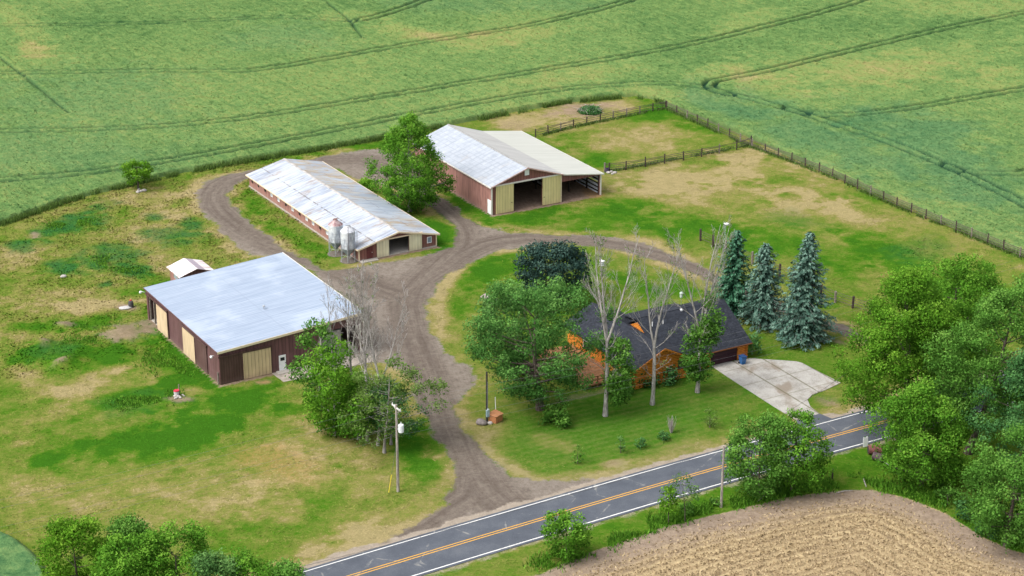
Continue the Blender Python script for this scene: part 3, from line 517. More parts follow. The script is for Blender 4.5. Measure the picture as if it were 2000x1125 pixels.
RLU = ribbed('maroon_siding_u', (.21, .085, .085), 0, .46, .45); YLU = ribbed('yellow_door_u', (.66, .56, .28), 0, .46, .7, fade=.1, gamt=.15); IVU = ribbed('ivory_door_u', (.70, .65, .46), 0, .46, .7, fade=.1, gamt=.25)
def bx(name, mat, par, *a, bev=0): return MB().box(*a).build(name, mat, par, bev)
def lamp(par, x, y, z, dx, dy):
    l = MB().tube([(x, y, z+.12), (x+dx*.35, y+dy*.35, z+.22)], .03, 6).lathe([(.05, .02), (.13, 0), (.19, -.12), (.17, -.24), (.08, -.32)], (x+dx*.42, y+dy*.42, z+.22), 10).build('yard_lamp', WHITEP, par, sm=True); return l
# ---- machine shed
S = thing('machine_shed', 'wide brown pole shed with a low blue-white metal roof and tan sliding doors', 'shed', (-34.708, 215.613, 0), .536)
SW, SL, SH1, SH2 = 19.0, 23.75, 4.2, 5.3
tp = [(0, SH1), (19.2, SH2)]
bx('concrete_sill', FOUND, S, .3, 18.9, .25, SL-.2, -.2, .03)
b = MB(); wall(b, 'u', .1, .1, SW, tp, [(13.3, 18.6, 0, 3.9)]); wall(b, 'u', SL, .1, SW, tp, (), -.12)
b.build('wall', BRU, S)
b = MB(); wall(b, 'v', .1, .22, SL-.12, [(0, SH1), (30, SH1)], [(19.9, 23.3, 0, 3.55), (12, 15.4, 0, .001)]); wall(b, 'v', SW, .22, SL-.12, [(0, SH2-.02), (30, SH2-.02)], [(8, 13, 0, 4.2)], -.12)
b.build('wall', BRV, S)
MB().slab((-.12, -.12, SH1+.10), (19.25, -.12, SH2+.10), (19.25, SL+.15, SH2+.10), (-.12, SL+.15, SH1+.10), .09).build('roof', R_SHED, S)
MB().hexa([(-.14, -.19, SH1-.16), (19.27, -.19, SH2-.16), (19.27, -.125, SH2-.16), (-.14, -.125, SH1-.16), (-.14, -.19, SH1+.13), (19.27, -.19, SH2+.13), (19.27, -.125, SH2+.13), (-.14, -.125, SH1+.13)]).build('fascia', CREAM, S)
bx('fascia', PALEW, S, 19.26, 19.33, -.12, SL+.15, SH2-.15, SH2+.14)
bx('fascia', BRV, S, -.19, -.125, -.12, SL+.15, SH1-.08, SH1+.07)
bx('sliding_door', BDU, S, .12, 3.06, -.02, .05, .05, 3.42, bev=.01)['label'] = 'dark brown sliding door at the front corner'
bx('sliding_door', TANU, S, 3.12, 6.72, -.06, .0, .05, 3.42, bev=.01)['label'] = 'tan sliding door on the front wall'
bx('door_track', BDU, S, -.02, 6.86, -.10, .03, 3.46, 3.70)
bx('sliding_door', TANV, S, -.06, 0, 16.4, 20.0, -.02, 3.5, bev=.01)['label'] = 'tan sliding door beside the open bay'
bx('sliding_door', TANV, S, -.06, 0, 7.5, 11.25, -.02, 3.5, bev=.01)['label'] = 'tan sliding door in the middle of the left wall'
bx('sliding_door', BDV, S, -.02, .05, 3.7, 7.35, -.02, 3.42, bev=.01)['label'] = 'brown sliding door on the left wall'
bx('door_track', BDV, S, -.12, .03, 3.5, 11.5, 3.52, 3.74); bx('door_track', BDV, S, -.12, .03, 16.2, 23.6, 3.52, 3.74)
for vv in (16.3, 7.4): bx('door_post', BDV, S, -.09, .06, vv-.12, vv, 0, 3.5)
d = bx('entry_door', WHITEP, S, 7.76, 8.66, .0, .07, .03, 2.06, bev=.01); bx('window', BLACKG, d, 7.93, 8.48, -.012, .02, 1.35, 1.78); bx('handle', DARK, d, 8.52, 8.6, -.06, 0, .95, 1.05)
bx('door_step', FOUND, S, 7.3, 9.2, -.9, .05, -.1, .12)
for q in ((.25, 0.0), (.6, -.0)): pass
for vv in (23.1, 21.6): bx('bay_post', GREYW, S, .25, .45, vv, vv+.2, 0, 3.9)
for uu in (4.8, 9.6, 14.4):
    for vv in (6, 12, 18): bx('pole', GREYW, S, uu, uu+.18, vv, vv+.18, 0, 4.2)
MB().hexa([(10.86, -.02, 3.62), (11.6, -.02, 3.62), (11.6, .08, 3.62), (10.86, .08, 3.62), (10.86, -.25, 3.7), (11.6, -.25, 3.7), (11.6, .08, 4.32), (10.86, .08, 4.32)]).build('vent_hood', BDU, S)
bx('folded_tarp', plain('grey_tarp', (.30, .28, .27), .8), S, 13.6, 16.2, .3, .5, 1.2, 3.6)
for q in (13.3, 18.7): bx('door_post', PALEW, S, q-.08, q+.1, -.02, .08, 0, 3.95)
bx('downspout', GREYW, S, -.08, .06, .3, .48, 0, 1.5)
lamp(S, -.1, .9, 3.35, -1, 0); lamp(S, 19.0, .05, 4.55, .5, -1); lamp(S, -.1, SL-.05, 3.6, -1, .9)
v = MB().tube([(9.6, 8.2, 4.72), (9.6, 8.2, 5.25), ], .07, 8).lathe([(.20, 0), (.17, .1), (.05, .18)], (9.6, 8.2, 5.22), 10).build('roof_vent', STEEL, S)
def lw(o, u, v): c, s = math.cos(o.rotation_euler[2]), math.sin(o.rotation_euler[2]); return np.array([o.location[0]+u*c-v*s, o.location[1]+u*s+v*c])
sheet('shed_apron', np.array([lw(S, *p) for p in ((6.75, -.03), (6.9, -3.0), (10.5, -3.4), (14, -3.0), (19.3, -3.1), (20.5, -.5), (19.2, 3.5), (19.06, -.03))]), .03, plain('weathered_concrete', (.33, .29, .25), .9, .3, 1.2))
# ---- little shed
phi = .536; o = GL([(332, 546)])[0]
T = thing('garden_shed', 'small brown shed with a rust-streaked white gable roof behind the big brown shed', 'shed', (-43.95, 246.0, 0), .536)
b = MB(); wall(b, 'u', 0, 0, 4.4, [(0, 1.95), (2.2, 2.6), (4.4, 1.95)], [(2.5, 3.2, 1.0, 1.7), (.9, 1.5, 1.0, 1.6)]); wall(b, 'u', 4.0, 0, 4.4, [(0, 1.95), (2.2, 2.6), (4.4, 1.95)], (), -.12); b.build('wall', BRU, T)
b = MB(); wall(b, 'v', 0, .12, 3.88, [(0, 1.95), (9, 1.95)], [(1.2, 2.7, .9, 1.7)]); wall(b, 'v', 4.4, .12, 3.88, [(0, 1.95), (9, 1.95)], (), -.12); b.build('wall', RDV, T)
bx('window', plain('hazy_pane', (.30, .36, .38), .3), T, .03, .09, 1.2, 2.7, .9, 1.7); bx('window', BLACKG, T, 2.5, 3.2, .04, .09, 1.0, 1.7)
rs_ = N('streaked_white_roof'); oo = rs_.obj(); q = rs_.sep(oo); k = rs_.noise(rs_.mul(oo, (.3, 3, .3)), 1, 4)
cc_ = rs_.mix(rs_.rmp(k, .45, .65), (.80, .74, .74), (.50, .36, .34)); cc_ = rs_.mix(rs_.math('MULTIPLY', rs_.rmp(rs_.math('ABSOLUTE', rs_.math('SUBTRACT', q[0], 2.9)), .45, .55, 1., 0.), .8), cc_, (.27, .22, .28)); RS_ = rs_.col(cc_, .5)
MB().slab((-.35, -.3, 1.93), (2.2, -.3, 2.72), (2.2, 4.3, 2.72), (-.35, 4.3, 1.93), .06).slab((2.2, -.3, 2.72), (4.75, -.3, 1.93), (4.75, 4.3, 1.93), (2.2, 4.3, 2.72), .06).build('roof', RS_, T)
# ---- long low barn
L = thing('livestock_barn', 'long low red barn with rusty white gable roof and ivory sliding doors', 'barn', (-21.135, 256.587, 0), .537)
LW, LL, LE, LR = 12.2, 37.4, 1.93, 3.40
gt = [(0, LE-.05), (6.15, LR-.1), (12.3, LE-.05)]
bx('foundation', FOUND, L, .0, LW+.05, .0, LL+.1, -.2, .16)
b = MB(); wall(b, 'u', .05, .08, LW, gt, [(4.66, 7.85, 0, 2.42)], z0=.03); wall(b, 'u', LL, .08, LW, gt, (), -.12); b.build('wall', RDU, L)
wv = [36.1, 33.8, 31.3, 29.0, 26.5, 23.9, 21.6, 19.2, 16.8, 14.6, 12.3, 10.0, 7.6, 5.2]
b = MB(); wall(b, 'v', .05, .17, LL-.12, [(0, LE-.05), (99, LE-.05)], [(q-.3, q+.3, .9, 1.55) for q in wv]); wall(b, 'v', LW, .17, LL-.12, [(0, LE-.05), (99, LE-.05)], [(q-.3, q+.3, .9, 1.55) for q in wv], -.12); b.build('wall', RDV, L)
hz_ = plain('dusty_pane', (.52, .56, .62), .3, .15)
for i, q in enumerate(wv):
    fr = MB().box(-.0, .06, q-.36, q-.3, .84, 1.61).box(0, .06, q+.3, q+.36, .84, 1.61).box(0, .06, q-.3, q+.3, .84, .9).box(0, .06, q-.3, q+.3, 1.55, 1.61).build('window', WHITEP if i in (3, 4, 6, 8, 9, 11) else RDV, L)
    bx('pane', hz_ if i in (3, 4, 6, 8, 9, 11) else BLACKG, fr, .07, .10, q-.3, q+.3, .9, 1.55)
MB().slab((-.3, -.25, LE-.05), (6.15, -.25, LR), (6.15, LL+.3, LR), (-.3, LL+.3, LE-.05), .07).slab((6.15, -.25, LR), (12.6, -.25, LE-.05), (12.6, LL+.3, LE-.05), (6.15, LL+.3, LR), .07).build('roof', R_LONG, L)
MB().slab((5.95, -.26, LR+.0), (6.15, -.26, LR+.04), (6.15, LL+.31, LR+.04), (5.95, LL+.31, LR), .05).slab((6.15, -.26, LR+.04), (6.35, -.26, LR), (6.35, LL+.31, LR), (6.15, LL+.31, LR+.04), .05).build('ridge_cap', plain('ridge_steel', (.40, .38, .36), .7, .4, 1.2), L)
def gable_fascia(par, u0, u1, um, ze, zr, v, hgt=.2, m=CREAM):
    for a, za, c, zc in ((u0, ze, um, zr), (um, zr, u1, ze)):
        MB().hexa([(a, v-.05, za-hgt), (c, v-.05, zc-hgt), (c, v, zc-hgt), (a, v, za-hgt), (a, v-.05, za+.03), (c, v-.05, zc+.03), (c, v, zc+.03), (a, v, za+.03)]).build('fascia', m, par)
gable_fascia(L, -.32, 12.62, 6.15, LE-.05, LR, -.27)
bx('fascia', CREAM, L, -.37, -.31, -.27, LL+.3, LE-.20, LE-.03); bx('fascia', CREAM, L, 12.61, 12.67, -.27, LL+.3, LE-.20, LE-.03)
for q in (.0, 12.12): bx('corner_trim', CREAM, L, q, q+.16, -.0, .10, .1, 1.8)
bx('sliding_door', IVU, L, 2.78, 4.68, -.09, -.03, .06, 2.46, bev=.01)['label'] = 'ivory sliding door left of the opening'
bx('sliding_door', IVU, L, 7.84, 9.84, -.09, -.03, .06, 2.46, bev=.01)['label'] = 'ivory sliding door right of the opening'
MB().box(2.7, 9.95, -.14, .04, 2.46, 2.62).build('door_track', CREAM, L)
d = bx('entry_door', BDU, L, 1.26, 2.16, .0, .06, .2, 1.94); d.data.materials[0] = plain('red_brown_door', (.12, .035, .035), .7); bx('handle', PALEW, d, 2.02, 2.1, -.05, 0, 1.0, 1.1)
fr = MB().box(10.72, 11.44, .0, .05, .72, .80).box(10.72, 11.44, 0, .05, 1.56, 1.64).box(10.72, 10.8, 0, .05, .80, 1.56).box(11.36, 11.44, 0, .05, .8, 1.56).build('window', WHITEP, L); bx('pane', plain('grey_pane', (.22, .27, .34), .2), fr, 10.8, 11.36, .02, .05, .8, 1.56)
bx('door_slab', FOUND, L, .1, 2.7, -.75, .0, -.1, .10)
for q in (8, 16, 24): bx('stall_rail', GREYW, L, .5, 11.8, q, q+.1, .5, 1.2)
bx('light_fixture', plain('lamp_tube', (.6, .6, .58), .5), L, 5.6, 7.2, 3.0, 3.4, 2.05, 2.15)
# ---- big barn with lean-to
K = thing('pole_barn', 'tall red barn with quilted steel roof and a cream-roofed open lean-to', 'barn', (-3.058, 275.827, 0), .521)
KW, KL, KE, KR, KT, KZ = 12.1, 24.5, 4.42, 6.46, 19.0, 3.36
gt = [(0, KE-.05), (6.09, KR-.1), (12.2, KE-.05)]
b = MB(); wall(b, 'u', .08, .08, KW, gt, [(3.72, 8.7, 0, 4.33)]); wall(b, 'u', KL, .08, KW, gt, (), -.12); b.build('wall', RDU, K)
b = MB(); wall(b, 'v', .08, .2, KL-.12, [(0, KE-.08), (99, KE-.08)]); b.build('wall', RDV, K)
b = MB(); wall(b, 'v', KW, .2, KL-.12, [(0, KE-.08), (99, KE-.08)], [(.2, 24, .0, 1.0)], -.12); b.build('wall', plain('barn_inner_siding', (.33, .33, .34), .7), K)
b = MB()
for q in np.arange(.9, 4.2, .7): b.box(11.7, 11.95, .4, KL-.3, q, q+.12)
for q in np.arange(3.5, 24, 3.5): b.box(11.65, 11.9, q, q+.2, 0, 4.3)
b.build('wall_girts', DARK, K)
MB().slab((-.2, -.25, KE-.03), (6.09, -.25, KR), (6.09, KL+.25, KR), (-.2, KL+.25, KE-.03), .07).slab((6.09, -.25, KR), (12.3, -.25, KE-.03), (12.3, KL+.25, KE-.03), (6.09, KL+.25, KR), .07).build('roof', R_BIG, K)
MB().slab((5.9, -.26, KR-.01), (6.09, -.26, KR+.05), (6.09, KL+.26, KR+.05), (5.9, KL+.26, KR-.01), .05).slab((6.09, -.26, KR+.05), (6.3, -.26, KR-.01), (6.3, KL+.26, KR-.01), (6.09, KL+.26, KR+.05), .05).build('ridge_cap', plain('dark_ridge_steel', (.30, .30, .29), .6, .3), K)
MB().slab((12.2, -.25, KE+.0), (19.3, -.25, KZ), (19.3, KL+.25, KZ), (12.2, KL+.25, KE+.0), .06).build('lean_to_roof', R_LEAN, K)
gable_fascia(K, -.22, 12.32, 6.09, KE-.03, KR, -.27, .16, plain('pinkish_trim', (.55, .36, .33), .6))
bx('fascia', PALEW, K, -.27, -.21, -.27, KL+.25, KE-.22, KE-.02); bx('fascia', PALEW, K, 19.31, 19.36, -.27, KL+.25, KZ-.15, KZ+.02)
MB().hexa([(12.1, -.32, KE-.14), (19.35, -.32, KZ-.14), (19.35, -.27, KZ-.14), (12.1, -.27, KE-.14), (12.1, -.32, KE+.04), (19.35, -.32, KZ+.04), (19.35, -.27, KZ+.04), (12.1, -.27, KE+.04)]).build('fascia', PALEW, K)
MB().box(.0, 12.2, -.16, .05, 4.36, 4.54).build('door_track', PALEW, K)
d = bx('sliding_door', YLU, K, .74, 3.74, -.1, -.04, .05, 4.36, bev=.01); d['label'] = 'yellow sliding door left of the barn opening'; bx('handle', DARK, d, 3.3, 3.5, -.14, -.1, 1.45, 1.52)
d = bx('sliding_door', YLU, K, 8.68, 11.76, -.1, -.04, .05, 4.36, bev=.01); d['label'] = 'yellow sliding door right of the barn opening'; bx('handle', DARK, d, 8.85, 9.05, -.14, -.1, 1.3, 1.37)
bx('corner_trim', PALEW, K, .0, .22, .0, .09, 0, 4.3); bx('corner_trim', CREAM, K, 11.82, 12.02, -.04, .05, 0, 4.34)
fr = MB().box(5.68, 6.42, .01, .07, 5.22, 6.12).build('loft_window', WHITEP, K)
d = bx('entry_door', WHITEP, K, .0, .07, .12, 1.14, .08, 2.2)
wall_b = MB(); wall(wall_b, 'u', .1, 12.1, 18.85, [(12.1, KE-.12), (19.2, KZ-.08)], [(12.12, 18.7, 0, 3.12)]); wall_b.build('lean_to_header', RLU, K)
b = MB()
wall(b, 'v', 19.0, .3, KL-.2, [(0, KZ-.1), (99, KZ-.1)], [(.3, KL, .75, 1.05), (.3, KL, 1.65, 1.9)], -.04); b.build('lean_to_wall', plain('daylit_pale_siding', (.62, .66, .72), .6, .15), K)  # pale blue stands in for daylight showing through the slats
b = MB()
for q in np.arange(.35, 3.2, .62): b.box(18.78, 18.93, .3, KL-.3, q, q+.16)
for q in np.arange(.15, 24.4, 3.4): b.box(18.62, 18.8, q, q+.2, 0, 3.2)
for q in np.arange(3.5, 24, 3.5): b.box(15.4, 15.62, q, q+.22, 0, 3.8)
b.build('lean_to_frame', DARK, K)
wall_b = MB(); wall(wall_b, 'u', KL, 12.2, 18.9, [(12.1, KE-.12), (19.2, KZ-.08)], (), -.1); wall_b.build('lean_to_wall', plain('brown_siding_inside', (.20, .11, .10), .7), K)
bx('corner_post', PALEW, K, 18.84, 19.04, -.05, .15, 0, 3.25)
# ---- log house
HS = thing('log_house', 'orange log house with steep charcoal shingle roofs and an attached garage', 'house', (HO[0], HO[1], 0), HP)
m = N('orange_logs'); o = m.obj(); q = m.sep(o); fr = m.math('FRACT', m.math('DIVIDE', q[2], .21)); g = m.rmp(m.math('ABSOLUTE', m.math('SUBTRACT', fr, .5)), .26, .49)
n_ = m.noise(m.mul(o, (1, 1, 6)), 1.5, 4); c = m.mix(m.rmp(n_, .35, .7), (.60, .19, .022), (.82, .30, .045)); c = m.mix(m.math('MULTIPLY', g, .72), c, (.16, .045, .01)); m.bump(m.math('SUBTRACT', 1.0, g), .8, .06); LOG = m.col(c, .55)
m = N('charcoal_shingles'); o = m.obj(); q = m.sep(o); n_ = m.noise(o, 5, 4, .75); n2_ = m.noise(o, .5, 4)
vo = m.new('ShaderNodeTexVoronoi'); m.link(m.mul(o, (2.2, 2.2, 7)), vo.inputs['Vector']); vo.inputs['Scale'].default_value = 1.6
vs = m.new('ShaderNodeSeparateColor'); m.link(vo.outputs['Color'], vs.inputs[0])
c = m.ramp(m.math('ADD', m.math('ADD', m.math('MULTIPLY', n_, .4), m.math('MULTIPLY', n2_, .3)), m.math('MULTIPLY', vs.outputs[0], .3)), [(.25, (.010, .012, .017)), (.5, (.022, .026, .036)), (.75, (.045, .05, .065))]); m.bump(n_, .5, .03); SHING = m.col(c, .85)
b = MB(); zt = [(-12.3, 2.2), (0, 2.2)]
wall(b, 'u', 0, -12.2, 0, zt, [(-5.3, -1.36, 0, 2.0)], .15); wall(b, 'u', 11.2, -12.2, 0, zt, (), -.15)
gtp = [(0, 2.2), (5.8, 5.1), (11.2, 2.2)]
wall(b, 'v', 0, .15, 11.05, gtp, (), -.15); b.build('wall', LOG, HS)
b = MB(); wall(b, 'v', -12.3, .15, 11.05, gtp, (), .15); b.build('wall', LOG, HS)
b = MB()
for k, q in enumerate(np.arange(.12, 2.1, .21)):
    b.tube([(-.08+.04*(k % 2), -.0, q), (.14+.06*(k % 2), -.0, q)], .10, 8); b.tube([(-.07, -.22+.08*(k % 2), q+.05), (-.07, .12, q+.05)], .10, 8)
b.build('corner_logs', LOG, HS)
MAR = ribbed('maroon_garage_door', (.045, .016, .024), 2, .52, .4, fade=.1, low=False)
d = bx('garage_door', MAR, HS, -5.3, -1.36, .06, .11, .02, 2.0); bx('door_trim', LOG, d, -5.42, -5.3, -.04, .1, 0, 2.1); bx('door_trim', LOG, d, -1.36, -1.24, -.04, .1, 0, 2.1)
zf = lambda v: 2.12+.565*(v+.45)
MB().slab((-12.45, -.45, zf(-.45)), (.5, -.45, zf(-.45)), (.5, 5.8, zf(5.8)), (-12.45, 5.8, zf(5.8)), .16).build('roof', SHING, HS)
MB().slab((-12.45, 5.8, zf(5.8)), (.5, 5.8, zf(5.8)), (.5, 11.7, 2.1), (-12.45, 11.7, 2.1), .16).build('roof', SHING, HS)
MB().slab((-12.5, 5.75, zf(5.8)+.03), (-4.75, 5.75, zf(5.8)+.03), (-4.75, 8.9, 5.05), (-12.5, 8.9, 5.05), .14).box(-12.3, -5.0, 7.2, 8.6, 3.6, 4.92).build('rear_dormer', SHING, HS)
MB().slab((-4.3, 5.78, zf(5.8)+.02), (.3, 5.78, zf(5.8)+.02), (.3, 8.0, 5.12), (-4.3, 8.0, 5.12), .14).box(-4.1, .1, 7.0, 7.7, 3.6, 5.0).build('rear_dormer', SHING, HS)
bx('gutter', plain('brown_gutter', (.16, .06, .02), .5), HS, -9.0, .5, -.56, -.46, zf(-.45)-.14, zf(-.45)-.02)
# front wing with its ridge running back
b = MB(); wt_ = [(-16.9, 2.72), (-13.2, 4.55), (-9.6, 2.9)]
wall(b, 'u', -1.2, -16.9, -9.6, wt_, [(-10.85, -9.85, 1.35, 2.4)], .15, -.2); wall(b, 'u', 14.4, -16.9, -9.6, wt_, (), -.15, -.2); wall(b, 'v', -9.6, -1.05, 14.25, [(-9, 2.9), (99, 2.9)], (), -.15, -.2)
b.build('wall', LOG, HS)
b = MB(); wall(b, 'v', -16.9, -1.05, 14.25, [(-9, 2.7), (99, 2.7)], [(3, 4.6, .9, 2.0), (9, 10.6, .9, 2.0)], .15, -.2); b.build('wall', LOG, HS)
fr = MB().box(-10.92, -9.78, -1.23, -1.16, 1.27, 1.35).box(-10.92, -9.78, -1.23, -1.16, 2.4, 2.48).box(-10.92, -10.85, -1.23, -1.16, 1.35, 2.4).box(-9.85, -9.78, -1.23, -1.16, 1.35, 2.4).box(-10.85, -9.85, -1.22, -1.17, 1.85, 1.91).build('window', plain('brown_frame', (.10, .055, .03), .6), HS)
bx('pane', plain('dim_pane', (.10, .10, .08), .15), fr, -10.85, -9.85, -1.13, -1.1, 1.35, 2.4)
for q in (3, 9): fr = MB().box(-16.94, -16.88, q-.08, q, .85, 2.05).box(-16.94, -16.88, q+1.6, q+1.68, .85, 2.05).box(-16.94, -16.88, q, q+1.6, 2.0, 2.08).build('window', WHITEP, HS); bx('pane', BLACKG, fr, -16.85, -16.82, q, q+1.6, .9, 2.0)
MB().slab((-17.45, -1.75, 2.62), (-13.2, -1.75, 4.72), (-13.2, 14.9, 4.72), (-17.45, 14.9, 2.62), .14).build('roof', SHING, HS)
MB().slab((-13.2, -1.75, 4.72), (-9.15, -1.75, 2.88), (-9.15, 14.9, 2.88), (-13.2, 14.9, 4.72), .14).build('roof', SHING, HS)
gable_fascia(HS, -17.45, -9.15, -13.2, 2.62, 4.72, -1.76, .2, LOG)
def on_slope(px_, py_):
    zz = 3.0
    for _ in range(30):
        p = G(px_, py_, zz)[:2]-HO; vv = p@HV; zz = .5*zz+.5*zf(vv)
    return p@HU, vv, zz
for a in ((1295, 632), (1274, 637)):
    u_, v_, z_ = on_slope(*a); MB().tube([(u_, v_, z_-.2), (u_, v_, z_+.55)], .055, 8).build('vent_pipe', WHITEP, HS)
u_, v_, z_ = on_slope(1331, 606); MB().box(u_-.14, u_+.14, v_-.14, v_+.14, z_-.05, z_+.16).build('roof_vent', WHITEP, HS)
b = MB().box(-22.3, -17.1, 1.5, 13.2, .35, .5)
for q in np.arange(1.6, 13.2, 2.3): b.box(-22.25, -22.1, q, q+.14, 0, 1.5)
for q in (-20.5, -18.8): b.box(q, q+.14, 1.55, 1.69, 0, 1.5)
for q in (.95, 1.42): b.box(-22.28, -22.08, 1.5, 13.2, q, q+.09); b.box(-22.08, -17.1, 1.52, 1.7, q, q+.09)
b.build('deck', plain('brown_deck', (.27, .13, .06), .8, .35), HS)
# ---- feed bins
def bin_body(kind, rust):
    m = N('bin_skin_'+kind); o = m.obj(); q = m.sep(o); n_ = m.noise(m.mul(o, (1.5, 1.5, .5)), 1.3, 5, .7); ring = m.rmp(m.math('ABSOLUTE', m.math('SUBTRACT', m.math('FRACT', m.math('DIVIDE', q[2], .82)), .5)), .46, .49)
    c = m.ramp(m.math('ADD', n_, m.math('MULTIPLY', m.math('SUBTRACT', q[2], 3.0), .06)), [(.3, (.27, .30, .36)), (.5, (.50, .54, .60)), (.65, (.74, .77, .80))]); c = m.mix(m.math('MULTIPLY', ring, .5), c, (.22, .22, .25))
    c = m.mix(m.rmp(q[2], 1.85, 2.0, .6, 0.), c, (.26, .32, .40)); c = m.mix(m.math('MULTIPLY', m.rmp(m.noise(o, 1.6, 5, .7), .55, .7), .5), c, (.22, .17, .15))
    c = m.mix(m.rmp(q[2], 4.35, 4.45, 0., .85 if rust else .1), c, m.mix(m.rmp(n_, .4, .6), (.20, .075, .07), (.40, .27, .26)))
    m.bump(m.math('SINE', m.math('MULTIPLY', q[2], 60.)), .3, .02); return m.col(c, .5, .25)
bins = None
for i, (bp, lab, rust) in enumerate((((681, 509), 'white and grey feed bin on legs, in front of the rust-topped one', False), ((657, 496), 'feed bin with a rusty red cone top, behind the whiter bin', True))):
    g = G(*bp); Bn = thing('feed_bin', lab, 'feed bin', g, .5, 'feed bins beside the long barn')
    body = MB().lathe([(.20, .75), (1.02, 1.95), (1.02, 4.40)], n=28).build('hopper', bin_body('white' if not rust else 'rusty', rust), Bn, sm=False)
    cap_ = MB().lathe([(1.06, 4.40), (.34, 4.98), (.30, 5.12), (.1, 5.2)], n=28).build('cone_top', body.data.materials[0], Bn); MB().box(-.3, .3, -.06, .06, 5.14, 5.24).lathe([(.22, 5.1), (.22, 5.2)], n=12).build('lid', RUSTM if rust else STEEL, cap_)
    for k in range(6):
        w_ = 2*PI*k/6; cx, cy = 1.06*math.cos(w_), 1.06*math.sin(w_)
        MB().tube([(cx, cy, 0), (cx, cy, 2.7)], .045, 6).build('leg', STEEL, Bn)
    b = MB()
    for k in range(6):
        a0, a1 = 2*PI*k/6, 2*PI*(k+1)/6; p0, p1 = (1.06*math.cos(a0), 1.06*math.sin(a0)), (1.06*math.cos(a1), 1.06*math.sin(a1))
        b.tube([(*p0, .3), (*p1, 1.6)], .022, 5); b.tube([(*p1, 1.0), (*p0, 1.0)], .022, 5)
    b.build('cross_brace', STEEL, Bn)
    if not rust:
        b = MB()
        for s_ in (-.17, .17): b.tube([(1.0+.12, s_-.55, .1), (1.12, s_-.55, 4.45)], .02, 5)
        for q in np.arange(.35, 4.4, .32): b.tube([(1.12, -.72, q), (1.12, -.38, q)], .016, 5)
        b.build('ladder', STEEL, Bn); MB().tube([(-.45, -1.12, .1), (-.45, -1.12, 5.4)], .045, 6).build('fill_pipe', plain('dark_pipe', (.16, .15, .16), .6), Bn)
    MB().lathe([(1.25, -.05), (1.25, .05)], n=20).build('footing', plain('stained_footing', (.16, .14, .12), .9, .3), Bn)
# ------------------------------------------------------------------ TREES
def leafmat(name, dark, mid, light, tr=.33):
    m = N(name); t = m.attr('tint'); c = m.ramp(t, [(.05, tuple(v*.5 for v in dark)), (.32, tuple(v*.72 for v in mid)), (.6, tuple(v*.98 for v in mid)), (.97, light)]); m.b.inputs['Specular IOR Level'].default_value = .06; m.col(c, .7)  # dark end of the ramp lowered: leaf shade painted into the colour
    out = m.n['Material Output']; tb = m.new('ShaderNodeBsdfTranslucent'); m.link(m.mix(.5, c, light), tb.inputs['Color']); mx = m.new('ShaderNodeMixShader')
    mx.inputs[0].default_value = tr; m.link(m.b.outputs[0], mx.inputs[1]); m.link(tb.outputs[0], mx.inputs[2]); m.link(mx.outputs[0], out.inputs['Surface']); return m.m
LM = dict(
 bright=leafmat('bright_leaves', (.0437, .1310, .0087), (.1048, .2708, .0157), (.2184, .4019, .0393)),
 maple=leafmat('maple_leaves', (.0394, .1279, .0118), (.0935, .2608, .0216), (.1968, .3936, .0443)),
 bmix=leafmat('fresh_maple_leaves', (.039, .13, .009), (.10, .262, .018), (.205, .40, .04)),
 mid=leafmat('mid_leaves', (.0385, .1155, .0176), (.0902, .2365, .0330), (.1870, .3740, .0660)),
 dull=leafmat('dull_leaves', (.0338, .1000, .0238), (.0800, .1938, .0500), (.1750, .3313, .0938)),
 dark=leafmat('dark_leaves', (.012, .032, .028), (.028, .066, .052), (.065, .12, .095), .15),
 deep=leafmat('deep_leaves', (.0225, .0813, .0225), (.0562, .1688, .0475), (.1250, .2875, .0875), .25),
 locust=leafmat('locust_leaves', (.0319, .1026, .0205), (.0740, .2108, .0410), (.1652, .3420, .0798)),
 grey=leafmat('grey_green_leaves', (.0414, .1012, .0276), (.0966, .2024, .0552), (.1840, .3128, .1012)),
 sparse=leafmat('thin_olive_leaves', (.06, .115, .025), (.125, .22, .045), (.21, .32, .085)),
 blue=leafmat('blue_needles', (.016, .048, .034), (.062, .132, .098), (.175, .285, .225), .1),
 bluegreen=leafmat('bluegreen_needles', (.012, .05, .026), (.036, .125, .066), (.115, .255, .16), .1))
def barkmat(name, a, b):
    m = N(name); o = m.geo(); n_ = m.noise(m.mul(o, (3, 3, .6)), 2.0, 5, .7); m.bump(n_, .6, .03); return m.col(m.mix(m.rmp(n_, .35, .68), a, b), .9)
BK = dict(brown=barkmat('brown_bark', (.05, .038, .03), (.15, .12, .10)), grey=barkmat('grey_bark', (.15, .135, .125), (.42, .39, .37)), pale=barkmat('pale_bark', (.20, .178, .165), (.52, .49, .47)), dead=barkmat('dead_wood', (.20, .17, .155), (.50, .46, .44)))
